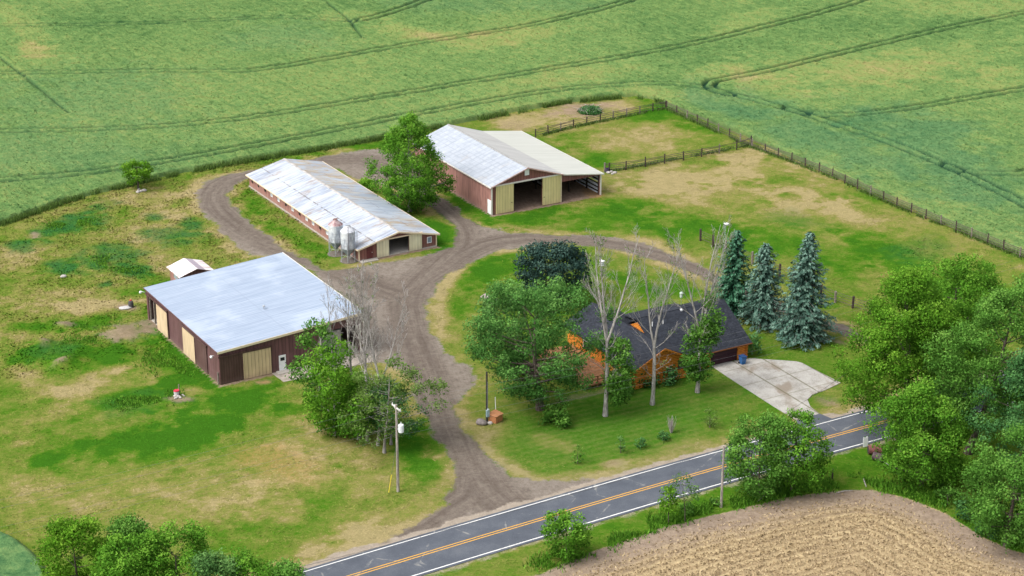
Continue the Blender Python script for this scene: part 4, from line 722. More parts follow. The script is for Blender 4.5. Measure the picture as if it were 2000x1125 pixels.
class TB:                                       # fast tube collector (quads only)
    def __init__(s): s.V = []; s.Q = []; s.n = 0
    def tube(s, pts, rad, n):
        pts = np.asarray(pts, float); k = len(pts); t = np.gradient(pts, axis=0); t /= np.linalg.norm(t, axis=1)[:, None]+1e-9
        a = np.where(np.abs(t[:, :1]) < .8, np.array([[1., 0, 0]]), np.array([[0, 1., 0]])); xx = np.cross(t, a); xx /= np.linalg.norm(xx, axis=1)[:, None]; yy = np.cross(t, xx)
        w_ = 2*PI*np.arange(n)/n; rad = np.asarray(rad, float)
        V = pts[:, None, :]+rad[:, None, None]*(np.cos(w_)[None, :, None]*xx[:, None, :]+np.sin(w_)[None, :, None]*yy[:, None, :])
        i = np.arange(k-1)[:, None]*n; j = np.arange(n)[None, :]; j2 = (j+1) % n
        s.V.append(V.reshape(-1, 3)); s.Q.append(np.stack([i+j, i+j2, i+n+j2, i+n+j], -1).reshape(-1, 4)+s.n); s.n += k*n
    def build(s, name, mat, par): return npobj(name, np.concatenate(s.V), np.concatenate(s.Q), mat, par, None, True)
def nrm(a): return a/(np.linalg.norm(a, axis=-1, keepdims=True)+1e-9)
def cards(c, nor, size, tint, r, asp=.62):
    n = len(c); t = nrm(np.cross(nor, nrm(r.normal(size=(n, 3))))); b = np.cross(nor, t); s_ = size[:, None]
    fold = nor*s_*.22
    V = np.stack([c-t*s_, c+b*s_*asp-fold, c+t*s_, c-b*s_*asp-fold], 1).reshape(-1, 3); Q = np.arange(4*n).reshape(-1, 4)
    return V, Q, np.repeat(tint, 4)
def leaves(cl, cr, ct, dens, size, r, squash=.8, shell=.5, up=.35):
    n = np.maximum(6, (dens*cr**2).astype(int)); idx = np.repeat(np.arange(len(cl)), n); N_ = len(idx)
    d = nrm(r.normal(size=(N_, 3))+np.array([0, 0, .25])); rr = cr[idx]*(shell+(1-shell)*r.random(N_)**.6)*(1+.22*r.normal(size=N_))
    pos = cl[idx]+d*rr[:, None]*np.array([1, 1, squash]); nor = nrm(d*.7+r.normal(size=(N_, 3))*.55+np.array([0, 0, up]))
    tint = np.clip(ct[idx]*.60+.18+.30*d[:, 2]+r.normal(size=N_)*.12, 0, 1)  # clump tops tinted lighter, as if lit from above
    return cards(pos, nor, size*(.6+.8*r.random(N_)), tint, r)
PROF = dict(round=lambda t: np.sqrt(np.clip(1-(2*t-1)**2, 0, 1))**.8, oval=lambda t: np.sin(PI*np.clip(t, 0, 1)**.8)**.7, egg=lambda t: np.sin(PI*np.clip(t, .02, 1)**.62)**.75, column=lambda t: np.clip(np.sin(PI*t), 0, 1)**.45, dome=lambda t: np.sqrt(np.clip(1-t**2, 0, 1)), vase=lambda t: np.clip(.35+1.0*t, 0, 1)*np.sqrt(np.clip(1-np.clip((t-.75)/.25, 0, 1)**2, 0, 1)))
def tree(name, label, base, h, R, hb, prof, mat, seed, cr=(.9, 1.6), nc=60, dens=55, size=.22, trunk=.25, bark='brown', group=None, lean=(0, 0), cat='tree', lobes=.3, shell=.5, inner=.5, squash=.8, ell=1.0, stems=1, limbs=22, rz=0., gaps=.0):
    r = np.random.default_rng(seed); b = np.array([base[0], base[1], 0.]); th = thing(name, label, cat, b, rz, group)
    cl = []; k = 0
    ph = r.uniform(0, 2*PI, 6)
    while len(cl) < nc and k < nc*30:
        k += 1; t = r.random(); a = r.uniform(0, 2*PI); q = PROF[prof](np.array(t))
        if r.random() > q+.1: continue
        lob = 1+lobes*(.5*math.sin(2*a+ph[0]+3*t)+.5*math.sin(3*a+ph[1]-4*t)+.4*math.sin(5*a+ph[2]+7*t))
        rad = R*float(q)*lob*(inner+(1-inner)*r.random()**.6)
        z = hb+(h-hb)*t; p = np.array([rad*math.cos(a)+lean[0]*t, ell*rad*math.sin(a)+lean[1]*t, z])
        if gaps and vn(np.array([p[0]/2.2+seed]), np.array([p[2]/2.2+p[1]/3.]), 5)[0] < gaps: continue
        cl.append(p)
    cl = np.array(cl); rad = r.uniform(cr[0], cr[1], len(cl)); cl[:, 2] = np.clip(cl[:, 2], rad*.6+.1, h-rad*squash*.8)
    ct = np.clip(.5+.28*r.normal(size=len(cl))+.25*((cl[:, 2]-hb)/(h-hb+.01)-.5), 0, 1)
    V, Q, ti = leaves(cl, rad, ct, dens, size, r, squash, shell)
    T_ = TB(); zt = hb+(h-hb)*.72
    for s_ in range(stems):
        ang = r.uniform(0, 2*PI); off = (.0 if stems == 1 else .35*R)
        tp = np.array([[off*t_**1.3*math.cos(ang)+lean[0]*t_*.7+.08*math.sin(5*t_+ph[3])*R*.3, off*t_**1.3*math.sin(ang)+lean[1]*t_*.7+.06*math.sin(4*t_+ph[4])*R*.3, zt*t_] for t_ in np.linspace(0, 1, 9)])
        tr_ = trunk*(1-.8*np.linspace(0, 1, 9)); tr_[0] *= 1.35; T_.tube(tp, tr_, 8)
        order = r.permutation(len(cl))[:limbs]
        for i in order:
            c_ = cl[i]; f = np.clip((c_[2]-.35*math.hypot(c_[0], c_[1]))/zt, .18, .97); j = f*8; i0 = int(min(j, 7)); s0 = tp[i0]*(1-(j-i0))+tp[i0+1]*(j-i0)
            mid = (s0+c_)/2+np.array([0, 0, -.08*R])+r.normal(size=3)*.06*R; tt = np.linspace(0, 1, 6)[:, None]
            T_.tube((1-tt)**2*s0+2*tt*(1-tt)*mid+tt**2*c_, trunk*(1-.75*f)*.5*np.linspace(1, .22, 6), 5)
    T_.build('trunk', BK[bark], th)
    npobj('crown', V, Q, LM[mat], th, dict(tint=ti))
    return th
def bare_wood(T_, base, h, r, trunk, fork, nlead, spread, nb, lean=(0, 0), twig=.018, seedlead=None, up=.5, b0=.0):
    """trunk, leaders, branches, twigs of a leafless poplar"""
    zf_ = h*fork; tt = np.linspace(0, 1, 7)
    tp = np.stack([base[0]+lean[0]*.4*tt+.10*np.sin(3*tt), base[1]+lean[1]*.4*tt, base[2]+zf_*tt], 1); rr = trunk*(1-.32*tt); rr[0] *= 1.3; T_.tube(tp, rr, 8)
    tips = []
    def branch(p, d, L, r0, lev):
        n = 6 if lev < 2 else 4; pts = [p]; dd = d.copy()
        for i in range(n):
            dd = nrm(dd+r.normal(size=3)*(.10 if lev else .05)+np.array([0, 0, up*(.16 if lev else .07)])); p = p+dd*L/n; pts.append(p)
        pts = np.array(pts); q = np.linspace(1, .25 if lev else .16, n+1); T_.tube(pts, np.maximum(r0*q, twig*.5), 6 if lev == 0 else (4 if lev == 1 else 3))
        if lev >= 3: return
        m = [nb, 7, 4][lev]
        for k in range(m):
            f = (.12 if lev == 0 else .22)+(.85 if lev == 0 else .75)*(k+r.random())/m; j = f*n; i0 = int(min(j, n-1)); s0 = pts[i0]+(pts[i0+1]-pts[i0])*(j-i0); ax = nrm(pts[min(i0+1, n)]-pts[i0])
            side = nrm(np.cross(ax, r.normal(size=3))); an = r.uniform(.4, .72) if lev == 0 else r.uniform(.35, .7)
            dn = nrm(ax*math.cos(an)+side*math.sin(an)); Ln = L*(.36 if lev == 0 else .5)*(1.08-.72*f)*r.uniform(.7, 1.25)
            branch(s0, dn, Ln, max(twig, r0*(1-.8*f)*.36), lev+1); tips.append(s0)
    top = tp[-1]
    for k in range(nlead):
        a = (seedlead[k] if seedlead else 2*PI*k/nlead+r.uniform(-.4, .4)); sp = spread*r.uniform(.8, 1.2) if nlead > 1 else .03
        d = nrm(np.array([math.cos(a)*sp, math.sin(a)*sp*.7, 1.])); branch(top, d, (h-zf_)*r.uniform(.9, 1.02) if k else h-zf_, trunk*(.62 if nlead > 1 else .68), 0)
    for k in range(int(b0)):
        f = r.uniform(.45, .98); s0 = tp[0]+(tp[-1]-tp[0])*f; a = r.uniform(0, 2*PI); branch(s0, nrm(np.array([math.cos(a), math.sin(a), .75])), h*.2*r.uniform(.6, 1.1), trunk*.22, 1)
    return tips
def bare_tree(name, label, bpx, toppx, trunk, fork, nlead, spread, nb, seed, bark='pale', group=None, leafy=None, lean=(0, 0), seedlead=None, b0=4, bud=0, up=.5, twig=.015):
    r = np.random.default_rng(seed); g = G(*bpx); h = HT(bpx, toppx)*1.0; th = thing(name, label, 'tree', (g[0], g[1], 0), 0, group); T_ = TB()
    tips = bare_wood(T_, np.zeros(3), h, r, trunk, fork, nlead, spread, nb, lean, twig, seedlead, up, b0); T_.build('trunk', BK[bark], th)
    parts = []
    if leafy:
        for (cx, cy, cz0, cz1, R_, n, mat_) in leafy:
            t = r.random(n); a = r.uniform(0, 2*PI, n); q = PROF['column'](t)*R_*(.3+.7*r.random(n)**.6); cl = np.stack([cx+q*np.cos(a), cy+q*np.sin(a), cz0+(cz1-cz0)*t], 1)
            V, Q, ti = leaves(cl, r.uniform(.5, .95, n), np.clip(.5+.3*r.normal(size=n)+.3*(t-.5), 0, 1), 120, .15, r); npobj('crown', V, Q, LM[mat_], th, dict(tint=ti))
    if bud:
        tp = np.array(tips); tp = tp[r.integers(0, len(tp), bud)]; V, Q, ti = leaves(tp, r.uniform(.25, .5, bud), r.random(bud), 34, .09, r); npobj('new_leaves', V, Q, LM['sparse'], th, dict(tint=ti))
    return th
def spruce(label, bpx, toppx, R, skirt, mat, seed, nb=11, seg=.30, lean=0., group=None, name='spruce_tree'):
    r = np.random.default_rng(seed); g = G(*bpx); h = HT(bpx, toppx); th = thing(name, label, 'tree', (g[0], g[1], 0), 0, group)
    T_ = TB(); tt = np.linspace(0, 1, 8); T_.tube(np.stack([lean*tt**3, 0*tt, h*.985*tt], 1), .26*(1-.93*tt), 8); C_ = []; NN = []; S_ = []; TI = []; TD = []
    zz = skirt
    while zz < h*.985:
        t = (zz-skirt)/(h-skirt); L0 = R*(1-t)**.80+.16; n = max(4, int(nb*(1-.5*t))); a0 = r.uniform(0, 6.28)
        for k in range(n):
            a = a0+2*PI*k/n+r.normal()*.16; L = L0*r.uniform(.62, 1.16)*(1+.13*math.sin(a+seed)+.10*math.sin(2*a+zz*1.3+seed*2)+.10*math.sin(zz*2.1+seed)); dz0 = .35*t+.05; m = max(3, int(L/.24)); f = (np.arange(m)+1)/m
            x_ = lean*(zz/h)**3; px_ = x_+L*f*math.cos(a); py_ = L*f*math.sin(a); pz = zz+L*(dz0*f-(.62-.45*t)*f**1.7+.18*f**4)
            P_ = np.stack([px_, py_, pz], 1)
            if k % 2 == 0: T_.tube(np.concatenate([[[x_, 0, zz]], P_]), np.linspace(.05, .012, m+1), 3)
            side = np.array([-math.sin(a), math.cos(a), 0]); out = np.array([math.cos(a), math.sin(a), -.25])
            for sgn in (-1, 0, 1):
                wd = .10+.20*np.sin(PI*np.clip(f*.85+.12, 0, 1)); q = P_+side*sgn*wd[:, None]*L*.42*(1 if sgn else 0)+r.normal(size=(m, 3))*.05-np.array([0, 0, .06])*abs(sgn)
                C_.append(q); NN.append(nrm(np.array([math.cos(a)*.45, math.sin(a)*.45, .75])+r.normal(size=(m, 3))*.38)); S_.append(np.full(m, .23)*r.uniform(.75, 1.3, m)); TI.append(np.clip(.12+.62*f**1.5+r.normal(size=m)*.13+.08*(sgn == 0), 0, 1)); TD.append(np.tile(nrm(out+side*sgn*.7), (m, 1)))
        zz += seg*(1-.35*t)*r.uniform(.8, 1.2)
    c = np.concatenate(C_); nn = np.concatenate(NN); s_ = np.concatenate(S_)[:, None]; ti = np.concatenate(TI); d = nrm(np.concatenate(TD)+r.normal(size=(len(c), 3))*.25); d = nrm(d-nn*(d*nn).sum(1, keepdims=True)); b_ = np.cross(nn, d)
    V = np.stack([c-d*s_*.7, c+b_*s_*.5-nn*s_*.18, c+d*s_*1.15-np.array([0, 0, .10])*s_*2, c-b_*s_*.5-nn*s_*.18], 1).reshape(-1, 3)
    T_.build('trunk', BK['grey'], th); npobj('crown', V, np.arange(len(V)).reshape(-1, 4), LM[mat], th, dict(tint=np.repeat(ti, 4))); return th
def bush(label, px_, py_, wpx, hpx, mat, seed, name='shrub', group=None, dens=110, size=.11, nc=None, prof='dome', cat='shrub'):
    g = G(px_, py_); s_ = MPP(px_, py_); R_ = wpx*s_/2; h = hpx*s_/.93
    return tree(name, label, g, h, R_*.78, .05, prof, mat, seed, (R_*.28, R_*.45), nc or 22, dens, size, .05, 'brown', group, cat=cat, limbs=8, lobes=.18, shell=.4, inner=.35)
# --- the trees of the photo
g = G(270, 369); tree('field_tree', 'small bright green round tree alone at the edge of the wheat', g, 4.5, 2.1, .9, 'round', 'bright', 1, (.5, .85), 46, 110, .15, .14, limbs=16)
g = G(800, 412); tree('cottonwood_tree', 'tall open green tree between the long low barn and the red pole barn', (g[0], g[1]), HT((800, 412), 222), 4.9, .7, 'egg', 'maple', 2, (.6, 1.1), 380, 120, .13, .34, 'grey', lobes=.42, gaps=.10, lean=(.2, 0), limbs=40, shell=.3)
bush('low bright bush at the foot of the tall tree behind the long barn', 714, 374, 46, 26, 'bright', 3, size=.12, dens=170, nc=34)
g = G(1082, 592); tree('purple_maple', 'dark blue-green round maple behind the log house', g, HT((1082, 592), 480), 4.3, .6, 'round', 'dark', 4, (.7, 1.2), 150, 100, .15, .26, limbs=16, lobes=.16)
g = G(1052, 800); tree('locust_tree', 'large spreading dark green tree in front of the left end of the house', (g[0], g[1]), HT((1055, 800), 556), 7.6, 2.2, 'round', 'locust', 5, (.7, 1.4), 250, 120, .125, .42, 'brown', lobes=.35, lean=(-.8, 0), gaps=.30, limbs=46, shell=.35, inner=.35)
g = G(1046, 760); tree('locust_tree', 'greyish feathery tree whose crown leans over the gravel left of the house', (g[0]-2.6, g[1]+4), 11.5, 4.6, 2.5, 'oval', 'dull', 6, (.7, 1.3), 90, 60, .17, .25, 'brown', lobes=.4, gaps=.35, limbs=26, shell=.35)
bush('low broad-leaved bush under the big tree near the wellhead box', 1086, 828, 66, 46, 'mid', 7, size=.17, dens=80)
pg = 'half-bare poplars in front of the house'
m_ = MPP(1182, 812)
bare_tree('poplar_tree', 'bare-topped white poplar at the left, with a leafy column to its right', (1182, 812), 452, .27, .40, 3, .24, 13, 21, group=pg, leafy=[(1.5, .2, 1.4, 9.2, 1.85, 70, 'mid')], bud=150, seedlead=[0.3, 3.3, 1.6], b0=5)
bare_tree('poplar_tree', 'bare white poplar in the middle, without leaves on its trunk', (1274, 790), 468, .245, .355, 2, .19, 13, 22, group=pg, bud=40, seedlead=[.25, 3.0], b0=5)
bare_tree('poplar_tree', 'bare-topped white poplar at the right, leafy low down before the garage', (1362, 766), 440, .25, .36, 3, .21, 13, 23, group=pg, leafy=[(-.1, 0, 1.8, 8.2, 1.75, 75, 'mid'), (1.3, .3, 6.0, 12.0, 1.0, 30, 'mid')], bud=150, seedlead=[1.2, 3.4, .2], b0=5)
sg = 'blue spruces beside the house'
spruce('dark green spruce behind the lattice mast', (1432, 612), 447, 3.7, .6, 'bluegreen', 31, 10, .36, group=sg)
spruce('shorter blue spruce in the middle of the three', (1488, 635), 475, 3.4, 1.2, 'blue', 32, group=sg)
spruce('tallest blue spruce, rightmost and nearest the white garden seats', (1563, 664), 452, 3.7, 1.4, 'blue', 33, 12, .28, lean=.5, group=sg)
rg = 'big roadside trees at the right'
def rtree(label, bpx, top, wpx, mat, seed, cxpx=None, prof='oval', nc=120, hb=2.5, name='maple_tree', gaps=.25, crr=(.75, 1.45), dens=150, size=.12, trunk=.4, lobes=.4, group=rg, limbs=30, inner=.5):
    g = G(*bpx); s_ = MPP(*bpx); h = HT(bpx, top); lx = ((cxpx or bpx[0])-bpx[0])*s_
    return tree(name, label, g, h, wpx*s_/2*.9, hb, prof, mat, seed, crr, nc, dens, size, trunk, 'brown', group, lean=(lx*1.6, 0), lobes=lobes, gaps=gaps, limbs=limbs, inner=inner, shell=.4)
rtree('large yellow-green maple at the left of the roadside group', (1768, 838), 524, 228, 'bmix', 41, 1756, 'egg', nc=310, hb=2.0, gaps=.12)
rtree('tall green maple at the back of the roadside group with a few dead limbs', (1850, 770), 492, 235, 'maple', 42, 1848, nc=240, hb=3, gaps=.15)
rtree('bluish green tree at the right edge above the road', (1892, 885), 548, 265, 'mid', 43, 1945, nc=280, hb=4, name='ash_tree')
rtree('lower rounded green tree in front of the roadside group', (1800, 950), 742, 165, 'maple', 44, 1795, nc=170, hb=.6, prof='egg', trunk=.2)
rtree('dull green bushy tree at the lower right corner', (1965, 1065), 832, 200, 'mid', 45, 1968, nc=170, hb=.8, prof='oval', trunk=.25)
rtree('dim green tree at the right edge behind the corner tree', (2010, 960), 680, 190, 'deep', 46, 2000, nc=150, hb=1.0, prof='oval', trunk=.25)
rtree('feathery duller willow, left half of the pair at the road edge', (1480, 968), 816, 145, 'mid', 47, 1480, nc=210, hb=.4, prof='round', name='willow_tree', gaps=.1, crr=(.5, 1.0), dens=95, size=.13, trunk=.15, lobes=.25, group='willows beside the road')
rtree('brighter green willow right half at the road edge', (1547, 960), 808, 135, 'maple', 48, 1548, nc=170, hb=.4, prof='round', name='willow_tree', gaps=.1, crr=(.5, 1.0), dens=95, size=.13, trunk=.15, lobes=.25, group='willows beside the road')
rtree('small lollipop-shaped young tree south of the road', (1306, 1024), 950, 40, 'bright', 49, 1304, nc=30, hb=1.4, prof='round', name='young_tree', gaps=0, crr=(.4, .6), dens=120, size=.12, trunk=.06, lobes=.1, group='small trees south of the road', limbs=8)
rtree('thin see-through young tree beside the lollipop-shaped one', (1338, 1018), 922, 70, 'grey', 50, 1332, nc=46, hb=1.0, prof='oval', name='young_tree', gaps=.3, crr=(.35, .6), dens=65, size=.10, trunk=.06, lobes=.3, group='small trees south of the road', limbs=18)
rtree('bushy bright young tree hiding the white road line', (1106, 1090), 1003, 92, 'maple', 51, 1106, nc=100, hb=.2, prof='round', name='young_tree', gaps=.05, crr=(.4, .75), dens=150, size=.12, trunk=.08, lobes=.3, group='small trees south of the road', limbs=14)
bg_ = 'maples along the lower edge'
for k, (bp, top, w_, lab, mt, hb) in enumerate((((160, 1235), 1013, 150, 'yellow-green maple at the far left of the lower edge', 'bright', 2), ((262, 1195), 1018, 105, 'darker maple standing behind its neighbours at the lower edge', 'mid', 1.5), ((252, 1270), 1052, 120, 'round maple in front of the darker one at the lower edge', 'maple', 1.5), ((352, 1245), 1032, 165, 'largest domed maple of the lower edge row', 'maple', 2), ((430, 1300), 1090, 110, 'low pale maple right of the largest one', 'dull', 1.5), ((500, 1290), 1086, 105, 'maple with only its top in view, second from the right of the lower row', 'maple', 1.5), ((566, 1290), 1100, 70, 'narrow maple top beside the road edge', 'mid', 1.5))):
    rtree(lab, bp, top, w_, mt, 60+k, nc=110, hb=hb, prof='round', gaps=.0, crr=(.65, 1.15), dens=150, size=.12, trunk=.22, lobes=.25, group=bg_, limbs=14, inner=.55)
# thicket in front of the machine shed
tg = 'thicket in front of the machine shed'
g = G(655, 850); tree('box_elder', 'bright leafy box elder leaning before the shed front', g, HT((655, 850), 660), 3.2, .5, 'oval', 'bmix', 71, (.5, 1.0), 170, 95, .14, .2, 'grey', tg, lobes=.6, gaps=.32, lean=(.2, 0))
g = G(625, 800); tree('box_elder', 'upright duller box elder at the left of the thicket', g, HT((625, 800), 625), 2.3, .6, 'column', 'mid', 72, (.55, .9), 80, 75, .16, .16, 'grey', tg, lobes=.4, gaps=.2)
g = G(700, 858); tree('box_elder', 'low green box elder below the dead stems', g, HT((700, 858), 735), 3.0, .6, 'oval', 'maple', 73, (.55, 1.0), 110, 75, .16, .18, 'grey', tg, lobes=.4, gaps=.3)
g = G(752, 884); tree('locust_sapling', 'feathery olive locust with a limb over the gravel drive', g, HT((752, 884), 690), 4.0, 1.4, 'oval', 'sparse', 74, (.5, .95), 110, 95, .12, .16, 'grey', tg, lobes=.6, gaps=.25, lean=(.9, 0), limbs=34)
g = G(765, 868); tree('locust_sapling', 'dark locust sapling behind the transformer pole', g, HT((765, 868), 745), 3.2, .8, 'oval', 'deep', 75, (.5, .9), 85, 95, .12, .14, 'grey', tg, lobes=.5, gaps=.3)
bare_tree('dead_tree', 'tall leafless tree with an orange scar, rising above the thicket', (717, 862), 528, .19, .50, 3, .22, 16, 81, 'pale', tg, b0=9, bud=30, twig=.02)
bare_tree('dead_tree', 'leafless tree before the shed roof corner', (688, 838), 520, .17, .45, 2, .16, 14, 82, 'pale', tg, b0=6, twig=.018)
bare_tree('dead_tree', 'thin leafless tree at the left, across the shed roof', (652, 800), 548, .12, .40, 1, .1, 14, 83, 'pale', tg, b0=4, twig=.016)
bare_tree('dead_tree', 'spreading leafless tree leaning over the gravel drive', (738, 870), 575, .16, .42, 3, .42, 14, 84, 'pale', tg, b0=6, lean=(1.2, 0), twig=.018)
# lawn and house shrubs
lg = 'shrubs on the front lawn'
for k, (a, lab, mt) in enumerate((((1128, 905, 26, 38), 'upright shrub farthest left on the front lawn', 'mid'), ((1212, 884, 28, 40), 'loose upright shrub left of the two round ones', 'dull'), ((1251, 874, 28, 20), 'low round dark shrub, left of the pair', 'deep'), ((1296, 860, 32, 20), 'low round dark shrub, right of the pair', 'deep'), ((1386, 835, 36, 38), 'loose yellow-green shrub nearest the concrete drive', 'sparse'))):
    bush(lab, *a, mt, 90+k, group=lg, size=.10, prof='oval' if a[3] > 30 else 'dome')
hg = 'shrubs against the house walls'
for k, (a, lab, mt) in enumerate((((1468, 693, 44, 44), 'dark shrub at the right corner of the garage', 'deep'), ((1262, 752, 60, 38), 'dark shrub under the gable left of the middle poplar', 'deep'), ((1305, 748, 62, 32), 'low dark hedge shrub under the house window', 'deep'), ((1215, 762, 70, 44), 'broad dark shrub at the foot of the leafy poplar', 'mid'))):
    bush(lab, *a, mt, 100+k, group=hg, size=.13, dens=85)
bush('small upright shrub beside the dark maple behind the house', 1018, 515, 26, 34, 'deep', 110, prof='oval')
r = np.random.default_rng(5); g = G(1311, 846); T_ = TB(); th = thing('bare_shrub', 'leafless twiggy shrub behind the right round shrub', 'shrub', g)
for k in range(46):
    a, s_ = r.uniform(0, 6.28), r.uniform(.1, .5); h_ = r.uniform(1.2, 2.2); T_.tube(np.stack([np.cos(a)*s_*np.linspace(.1, 1, 4)*1.2, np.sin(a)*s_*np.linspace(.1, 1, 4)*1.2, h_*np.linspace(0, 1, 4)], 1), [.03, .025, .02, .012], 3)
T_.build('stems', BK['dead'], th)
# ------------------------------------------------------------------ FENCES, POLES, SMALL THINGS
FP = plain('dark_fence_post', (.055, .04, .035), .9, .3, 6); FR = plain('grey_fence_rail', (.10, .08, .07), .9, .3, 4); POLEW = barkmat('pole_wood', (.20, .17, .15), (.42, .38, .34)); WIRE = N('wire').col((.09, .09, .095), .5); PALEWIRE = N('pale_wire').col((.16, .165, .17), .6)
def fence(name, label, pts, nposts, hgt=1.35, rails=(.35, .7, 1.05, 1.28), pr=.11, rr=.045, group=None, thick=()):
    P_ = GL(pts); seg = np.r_[0, np.cumsum(np.hypot(*np.diff(P_, axis=0).T))]; th = thing(name, label, 'fence', (*P_[0], 0), 0, group); r = np.random.default_rng(int(seg[-1]*10))
    s_ = np.linspace(0, seg[-1], nposts); Q_ = np.stack([np.interp(s_, seg, P_[:, 0]), np.interp(s_, seg, P_[:, 1])], 1)-P_[0]
    for i, (a, b_) in enumerate(Q_):
        hh = hgt*r.uniform(.93, 1.08); k = 1.35 if i in thick else 1; MB().tube([(a, b_, -.1), (a+r.normal()*.03, b_+r.normal()*.03, hh)], [pr*k, pr*.92*k], 7).build('post', FP if r.random() < .75 else GREYW, th)
    for z_ in rails: MB().tube([(a, b_-.07, z_+r.normal()*.025) for a, b_ in Q_], rr, 5).build('rail', FR, th)
fence('pasture_fence', 'long dark post and rail fence between the pasture and the wheat', [(1302, 213), (1461, 285), (1615, 342), (1752, 404), (1873, 454), (1999, 505), (2090, 543)], 31, 1.5)
fence('pasture_fence', 'rail fence from the brush heap side of the pasture down to the lean-to', [(1300, 212), (1220, 228), (1110, 251), (1046, 268)], 11, 1.45)
fence('pasture_fence', 'short rail fence crossing the pasture from the lean-to corner', [(1181, 336), (1222, 332), (1286, 321), (1350, 310), (1438, 292), (1467, 283)], 9, 1.5, thick=(0,))
fence('wire_fence', 'low wire fence with dark posts behind the blue spruces', [(1368, 470), (1396, 483), (1510, 534), (1600, 576), (1629, 590), (1692, 611), (1790, 655)], 16, 1.7, (.4, .8, 1.2, 1.5), .17, .034)
g = G(1190, 336); MB().tube([(g[0], g[1], 0), (g[0], g[1], 1.5)], .12, 8)
t = thing('gate_post', 'second dark post of the pair at the lean-to corner', 'post', g); MB().tube([(0, 0, -.1), (0, 0, 1.55)], .11, 8).build('post', FP, t); MB().tube([(-.62, 0, 1.35), (0, 0, 1.35)], .04, 6).build('crossbar', FR, t)
g = G(1185.5, 336); t = thing('water_tub', 'dark purple tub between the pair of gate posts', 'tub', (g[0], g[1]-.15, 0)); MB().lathe([(.24, 0), (.30, .7), (.27, .7), (.22, .1)], n=14).build('tub', plain('purple_plastic', (.07, .055, .11), .5), t)
def ring_stones(label, px_, py_, n, rad, seed, mat=None, sz=.3, name='stone_pile', cat='stones'):
    r = np.random.default_rng(seed); g = G(px_, py_); t = thing(name, label, cat, g)
    for k in range(n): a = r.uniform(0, 6.28); q = rad*math.sqrt(r.random()); s_ = sz*r.uniform(.6, 1.3); MB().blob((q*math.cos(a), q*math.sin(a), s_*.25), (s_, s_*r.uniform(.6, 1), s_*.6), seed+k).build('stone', mat or STONE, t, sm=True)
STONE = plain('pale_stone', (.42, .39, .37), .9, .3, 4)
ring_stones('pale stones at the lean-to corner by the gate posts', 1196, 339, 5, .9, 3); ring_stones('grey-white stones under the lone field tree', 273, 373, 5, .7, 9)
def rock(label, px_, py_, s_, seed, mat=None):
    g = G(px_, py_); o = MB().blob((0, 0, s_[2]*.55), s_, seed, .3).build('rock', mat or STONE, None, sm=True); o.location = g; tag(o, label, 'rock')
rock('rounded grey boulder beside the wellhead box', 940, 828, (.62, .52, .4), 1, plain('grey_boulder', (.22, .19, .18), .9, .35, 3)); rock('small pale stone at the foot of the dark meter pole', 957, 828, (.3, .25, .2), 2)
rock('flat white rock by the small pump, left of the brown shed', 245, 602, (.95, .5, .16), 4, plain('white_rock', (.45, .44, .43), .9)); rock('pale clod in the weeds left of the brown shed', 120, 710, (.6, .4, .22), 7, plain('clay_clod', (.24, .17, .12), .9, .3)); rock('pale clay clod by the weeds at the far left', 84, 672, (.6, .4, .25), 8, plain('tan_clod', (.26, .19, .13), .9, .3)); rock('smaller clay clod beside the pale one in the weeds', 138, 703, (.45, .3, .2), 12, plain('tan_clod', (.26, .19, .13), .9, .3))
rock('pale stone on the lawn at the far left', 124, 541, (.5, .35, .2), 13); rock('bleached stone pile in the weeds', 126, 636, (.6, .4, .22), 14)
# pump and red pail
g = G(256, 600); t = thing('water_pump', 'dark little pump with a red top beside the flat white rock', 'pump', g); MB().lathe([(.34, 0), (.36, .5), (.30, .8), (.18, .9)], n=12).build('pump_body', plain('dark_pump', (.07, .065, .07), .7), t); MB().lathe([(.12, .88), (.18, 1.0), (.06, 1.08)], n=10).build('cap', plain('red_cap', (.42, .06, .05), .6), t)
g = G(345, 772); t = thing('pail', 'white pail with a red rim beside a short grey post on the lawn', 'pail', g); MB().lathe([(.27, 0), (.33, .62), (.30, .62), (.24, .06)], n=16).build('pail', plain('white_pail', (.62, .60, .62), .6), t); MB().lathe([(.335, .55), (.36, .60), (.335, .66), (.29, .64)], n=16).build('rim', plain('red_rim', (.55, .03, .06), .5), t)
g = G(350, 770); o = MB().tube([(0, 0, -.1), (.02, 0, 1.25)], [.10, .08], 7).build('short_post', GREYW); o.location = g; tag(o, 'short grey wooden post beside the white and red pail', 'post')
ring_stones('white rubble around the foot of the pail', 352, 776, 6, .9, 33, None, .2)
# brush heap
r = np.random.default_rng(8); g = G(1152, 219); t = thing('brush_heap', 'round heap of cut green brush on bare ground by the far fence', 'brush heap', g)
n_ = 260; a = r.uniform(0, 6.28, n_); q = 1.9*np.sqrt(r.random(n_)); cl = np.stack([q*np.cos(a), q*np.sin(a), .1+.85*(1-(q/2.1)**2)*r.random(n_)], 1); V, Q, ti = leaves(cl, r.uniform(.25, .5, n_), r.random(n_)*.8, 60, .16, r); npobj('brush', V, Q, LM['deep'], t, dict(tint=ti)); T_ = TB()
for k in range(60): a = r.uniform(0, 6.28); q = r.uniform(.2, 2.0); d = r.normal(size=3)*[1, 1, .3]; p = np.array([q*math.cos(a), q*math.sin(a), .6]); T_.tube(np.stack([p-d*.7, p, p+d*.7]), [.03, .03, .015], 4)
T_.build('branches', BK['dead'], t)
